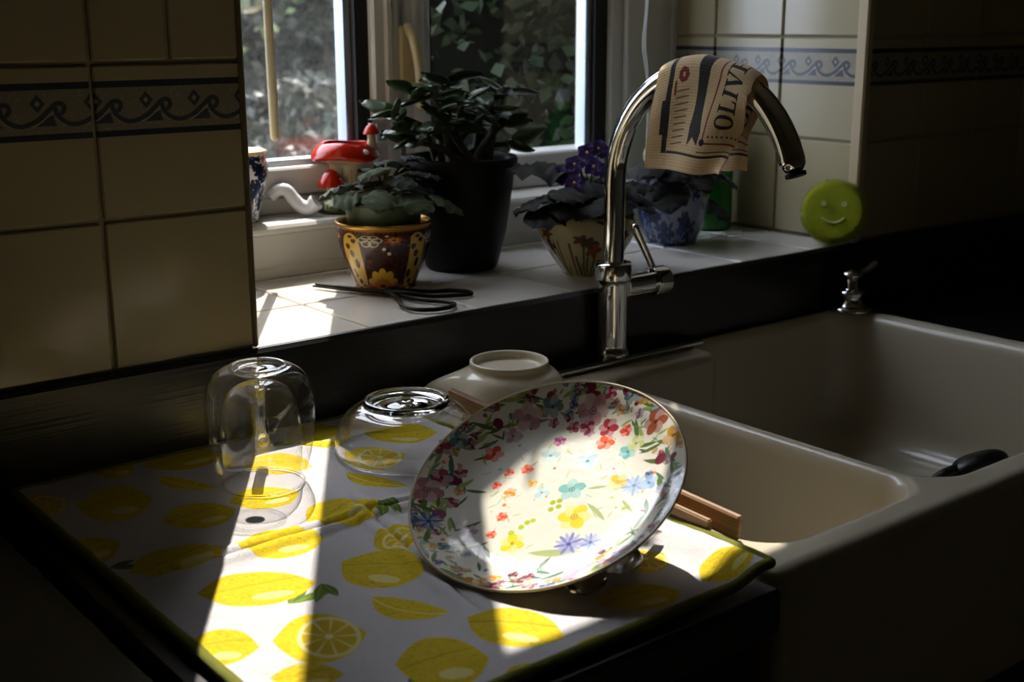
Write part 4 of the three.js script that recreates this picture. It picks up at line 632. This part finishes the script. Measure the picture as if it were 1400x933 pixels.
{
  // black florist's scissors with big loops
  const t = thing('scissors', 'black long-bladed scissors with big loop handles lying on the tiled sill', 'scissors', V3(0, 1.0005, 0));
  const P = (x, z, y = 0.003) => V3(x * K, y, z * K);
  const blade = (a, b, w, y) => shell((u, v) => { const p = P(lerp(a[0], b[0], v), lerp(a[1], b[1], v), y), d = P(b[0] - a[0], b[1] - a[1], 0).normalize(), s = V3(-d.z, 0, d.x), k = w * (0.16 + 0.84 * (1 - v) ** 0.7); return p.addScaledVector(s, (u - 0.5) * k); }, 4, 16, 0.0022);
  part('blade', blade([2.5, -3.87], [2.37, -4.17], 0.009, 0.0035), blackIron, t); part('blade', blade([2.515, -3.88], [2.378, -4.165], 0.009, 0.0058), blackIron, t);
  part('pivot_screw', new THREE.CylinderGeometry(0.0042, 0.0046, 0.0095, 20).translate(2.51 * K, 0.0058, -3.86 * K), blackIron, t);
  const loop = (pts) => tube(pts.map(([x, z, y]) => P(x, z, y ?? 0.004)), 0.0028, 70, 8, 0.5);
  part('loop_handle', loop([[2.51, -3.86, 0.006], [2.49, -3.76], [2.44, -3.66], [2.44, -3.58], [2.49, -3.535], [2.56, -3.53], [2.6, -3.565], [2.59, -3.62], [2.55, -3.69], [2.53, -3.78], [2.515, -3.86, 0.007]]), blackIron, t);
  part('loop_handle', loop([[2.5, -3.86, 0.008], [2.54, -3.78, 0.008], [2.61, -3.72], [2.68, -3.68], [2.745, -3.66], [2.765, -3.705], [2.73, -3.76], [2.66, -3.79], [2.58, -3.82, 0.007], [2.52, -3.87, 0.009]]), blackIron, t);
}
{
  const t = thing('green_bottle', 'plain green bottle standing in the tiled corner behind the towel', 'bottle', U(4.63, -1, -4.19));
  part('body', lathe([[0, 0], [0.03, 0], [0.0335, 0.004], [0.034, 0.02], [0.034, 0.14], [0.031, 0.155], [0.018, 0.172], [0.013, 0.178], [0.013, 0.19]], 48), phys({ color: hex('#1f7a26'), roughness: 0.22, transmission: 0.35, thickness: 0 }), t);
  part('cap', lathe([[0, 0.215], [0.0125, 0.214], [0.0145, 0.211], [0.0148, 0.19], [0.012, 0.189]].reverse(), 32), phys({ color: hex('#d7d9d3'), roughness: 0.35 }), t);
  const s = thing('loose_string', 'thin dry strands lying on the sill by the green bottle', 'string', V3(0, 1.0005, 0));
  const r = rng(77), sm = std({ color: hex('#8c8a78'), roughness: 0.9 });
  for (let k = 0; k < 4; k++) { const p = []; let x = 4.72 - 0.08 * r(), z = -4.05 + 0.12 * r(); for (let i = 0; i < 9; i++) { p.push(V3(x * K, 0.0014 + 0.003 * r(), z * K)); x -= 0.03 + 0.03 * r() * (k < 2 ? 1 : 0.3); z += (r() - 0.45) * 0.07; } part('strand', tube(p, 0.0007, 40, 6), sm, s); }
}
{
  // round smiling scrubber propped in the corner
  const c = V3(1.571, 1.05, -1.172), t = thing('scrubber', 'round yellow-green foam scrubber with a smiling face, propped at the sill end', 'sponge', c);
  t.lookAt(c.clone().add(V3(-0.93, 0.28, 0.62)));
  const R = 0.0475, foamM = std({ color: hex('#a5b012'), roughness: 0.95, bumpMap: fine, bumpScale: 0.002 }), hole = phys({ color: hex('#c9cf8e'), roughness: 0.8 });
  const body = lathe([[0, -0.017], [R - 0.012, -0.017], [R - 0.004, -0.0145], [R, -0.007], [R, 0.007], [R - 0.004, 0.0145], [R - 0.012, 0.017], [0, 0.017]], 96, 60).rotateX(Math.PI / 2);
  const p = body.attributes.position; for (let i = 0; i < p.count; i++) { const x = p.getX(i), y = p.getY(i), a = Math.atan2(y, x), r = Math.hypot(x, y); if (r > 0.02) { const k = 1 + 0.012 * Math.sin(a * 23) + 0.01 * noise(x * 300, y * 300, p.getZ(i) * 300); p.setX(i, x * k); p.setY(i, y * k); } }
  body.computeVertexNormals(); part('foam_body', body, foamM, t);
  for (const x of [-0.015, 0.015]) part('eye', new THREE.CylinderGeometry(0.0042, 0.0042, 0.0012, 20).rotateX(Math.PI / 2).translate(x, 0.011, 0.0172), hole, t);
  const arc = []; for (let k = 0; k <= 14; k++) { const a = lerp(-2.45, -0.69, k / 14); arc.push(V3(0.021 * Math.cos(a), 0.003 + 0.021 * Math.sin(a), 0.0172)); } part('smile', tube(arc, 0.0017, 30, 8), hole, t);
  const tuft = mergeGeometries(Array.from({ length: 260 }, (_, k) => { const r = rng(900 + k), a = r() * 6.283, z = (r() - 0.5) * 0.03, g = new THREE.ConeGeometry(0.0009, 0.006, 4); g.translate(0, 0.002, 0).rotateZ(a - Math.PI / 2 + (r() - 0.5)).translate(R * Math.cos(a), R * Math.sin(a), z); return g; }));
  part('frayed_edge', tuft, foamM, t).userData.kind = 'stuff';
}
{
  // blind drawn up to the window head; its wand and cord hang into view
  const t = thing('venetian_blind', 'cream slatted blind drawn up at the window head, its wand and cord hanging down', 'blind');
  const cream = phys({ color: hex('#cfc4a6'), roughness: 0.45 });
  part('headrail', cboxU(1.95, 4.75, TOP - 0.16, TOP - 0.01, -4.58, -4.42, 0.003), cream, t);
  const slat = cbox(2.76 * K, 0.0022, 0.05, 0.0008);
  for (let k = 0; k < 9; k++) { const m = part('slat', slat, cream, t); m.position.copy(U(3.35, TOP - 0.18 - k * 0.016, -4.5)); }
  part('bottom_rail', cboxU(1.97, 4.73, TOP - 0.38, TOP - 0.33, -4.57, -4.43, 0.003), cream, t);
  part('wand', tube([U(2.41, TOP - 0.12, -4.5), U(2.425, 0.5, -4.53), U(2.443, -0.449, -4.55)], (s) => 0.0042 + 0.0022 * smooth(s, 0.5, 1), 24, 12), cream, t);
  part('cord', tube([U(4.5, TOP - 0.12, -4.46), U(4.47, 1, -4.48), U(4.459, 0.095, -4.5), U(4.441, -0.111, -4.5), U(4.477, -0.287, -4.5), U(4.49, -0.5, -4.5), U(4.485, -0.62, -4.5)], 0.0012, 60, 6), upvc, t);
  part('cord', tube([U(4.52, TOP - 0.12, -4.47), U(4.485, 0.6, -4.49), U(4.475, 0.095, -4.505), U(4.462, -0.11, -4.505), U(4.49, -0.287, -4.505), U(4.485, -0.62, -4.5)], 0.0012, 60, 6), upvc, t);
  part('cord_bob', lathe([[0, 0], [0.005, 0.001], [0.006, 0.012], [0.003, 0.02], [0, 0.021]], 20).translate(4.485 * K, 4 / 3 - 0.64 * K - 0.014, -4.5 * K), cream, t);
}

// ---------------------------------------------------------------- the garden outside
struct('ground', boxU(-60, 110, -4.3, -4, -160, -5.4), std({ color: hex('#39412a'), roughness: 1 }));
const leafQuad = (() => { const g = new THREE.BufferGeometry(); g.setAttribute('position', new THREE.Float32BufferAttribute([0, 0, 0, 0.32, 0.06, 0.5, 0, 0, 0.45, -0.32, 0.06, 0.5, 0, -0.05, 1], 3)); g.setIndex([0, 1, 2, 0, 2, 3, 1, 4, 2, 2, 4, 3]); g.computeVertexNormals(); return g; })();
function leafCloud(t, n, size, mat, seed, place) {   // place(r) gives a point of the crown and the way outwards
  const im = new THREE.InstancedMesh(leafQuad, mat, n), r = rng(seed), m = new THREE.Matrix4(), q = new THREE.Quaternion(), e = new THREE.Euler(), col = new THREE.Color();
  im.name = 'foliage'; im.userData.kind = 'stuff'; im.castShadow = im.receiveShadow = true;
  for (let i = 0; i < n; i++) { const p = place(r); e.set(r() * 6.28, r() * 6.28, r() * 6.28); const s = size * (0.6 + 0.8 * r()); m.compose(p.sub(t.position), q.setFromEuler(e), V3(s, s, s)); im.setMatrixAt(i, m); im.setColorAt(i, col.setRGB(0.6 + 0.7 * r(), 0.7 + 0.5 * r(), 0.5 + 0.5 * r())); }
  t.add(im);
}
const leafMat = (h) => phys({ color: hex(h), roughness: 0.6, transmission: 0.35, thickness: 0, side: THREE.DoubleSide }), bark = std({ color: hex('#2c241a'), roughness: 1 }), coreDark = std({ color: hex('#11140b'), roughness: 1 });  // the last one colours the solid dark cores behind the leaves
{
  // tall evergreen just outside the right-hand pane, its core shaped to block the sun
  const t = thing('evergreen_shrub', 'dark evergreen shrub outside the right window pane, its unseen top shaped to cut the sun', 'shrub', U(4.6, -4, -5.95));
  const out = [[3.98, -4], [3.92, 0], [3.9, 3.93], [4.05, 4.05], [4.18, 4.12], [4.29, 4.21], [4.4, 4.33], [4.52, 4.44], [4.6, 3.5], [4.7, 3.2], [4.95, 3.15], [5.1, 3.5], [5.6, 3.62], [6.8, 3.5], [6.9, -4]];  // unseen outline that cuts the sun; the dip lets it into the left bowl
  const sh = new THREE.Shape(out.map(([x, y]) => new THREE.Vector2(x * K, y * K + 4 / 3)));
  const g = new THREE.ExtrudeGeometry(sh, { depth: 0.06, bevelEnabled: true, bevelSize: 0.012, bevelThickness: 0.03, bevelSegments: 2, curveSegments: 4 }); g.translate(0, 0, -5.95 * K - 0.03).translate(-t.position.x, -t.position.y, -t.position.z);
  part('solid_core', g, coreDark, t);  // solid block that stops the sun where leaves alone would let it through
  const top = (x) => { for (let i = 1; i < out.length - 2; i++) if (x <= out[i + 1]?.[0]) return lerp(out[i][1], out[i + 1][1], (x - out[i][0]) / (out[i + 1][0] - out[i][0] || 1)); return 3.5; };
  leafCloud(t, 9000, 0.035, leafMat('#2a3f18'), 41, (r) => { const x = 3.93 + 2.9 * r(), y = lerp(-3.9, top(x) - (r() < 0.5 ? 0.2 : 0.35), Math.sqrt(r())); return U(x, y, -5.95 + (r() < 0.75 ? 0.16 + 0.3 * r() * r() : -0.2 * r())); });
}
function tree(label, x, z, y0, rad, n, size, col, seed, trunkR = 0.09) {   // metres
  const t = thing('garden_tree', label, 'tree', V3(x, 0, z)), r0 = rng(seed + 1), blobs = Array.from({ length: 9 }, () => [(r0() - 0.5) * rad[0] * 1.1, (r0() - 0.5) * rad[1] * 1.1, (r0() - 0.5) * rad[2] * 1.1]);
  part('trunk', tube([V3(0, 0, 0), V3(0.05, y0 * 0.5, 0.03), V3(-0.04, y0 * 0.8, 0), V3(0, y0, 0)], (s) => trunkR * (1 - 0.5 * s), 16, 10), bark, t);
  for (let k = 0; k < 4; k++) part('branch', tube([V3(0, y0 * 0.7, 0), V3(...blobs[k]).multiplyScalar(0.5).add(V3(0, y0 * 0.9, 0)), V3(...blobs[k]).add(V3(0, y0, 0))], (s) => trunkR * 0.45 * (1 - 0.7 * s), 10, 7), bark, t);
  leafCloud(t, n, size, leafMat(col), seed, (r) => { const b = blobs[Math.floor(r() * blobs.length)], a = r() * 6.283, c = 2 * r() - 1, s = Math.sqrt(1 - c * c), k = 0.55 * Math.cbrt(r()); return V3(x + b[0] + rad[0] * k * s * Math.cos(a), y0 + b[1] + rad[1] * k * c, z + b[2] + rad[2] * k * s * Math.sin(a)); });
}
tree('unseen tall tree above the evergreen shrub, placed to darken the left of the mat', 6.0, -4.9, 7.1, [1.95, 2.9, 1.6], 26000, 0.12, '#3c5428', 51, 0.14);  // crown out of view, hides the sky from the left of the mat
{
  const hedge = (label, x0, x1, z, h, dz, n, size, col, seed) => { const t = thing('hedge', label, 'hedge', V3((x0 + x1) / 2, 0, z)); part('solid_core', cbox(x1 - x0, h - 0.15, dz * 0.5, 0.1, 0, (h - 0.15) / 2, 0), coreDark, t); leafCloud(t, n, size, leafMat(col), seed, (r) => { const x = lerp(x0, x1, r()), top = h + 0.18 * noise(x * 1.7, z) + 0.1 * noise(x * 6, z); return r() < 0.8 ? V3(x, top * r(), z + dz * (0.32 + 0.2 * r())) : V3(x, top - 0.05 * r(), z + dz * (r() - 0.5)); }); };
  hedge('long leafy hedge across the end of the garden', -2, 13, -8.2, 3.4, 0.8, 20000, 0.11, '#363a22', 61);
  hedge('low rounded bushes in front of the garden hedge, seen through the left pane', 0.9, 3.6, -4.6, 0.95, 0.7, 4500, 0.06, '#33331f', 62);
}
tree('slender garden tree with pale leaves seen through the left pane', 2.75, -6.2, 2.2, [1.1, 1.3, 0.9], 2600, 0.08, '#5d6136', 71, 0.05);
tree('bushy tree with dark leaves behind the slender pale one', 6.4, -7.2, 2.6, [2.4, 2.2, 1.5], 9000, 0.1, '#2f3820', 81, 0.1);
renderer.render(scene, camera);
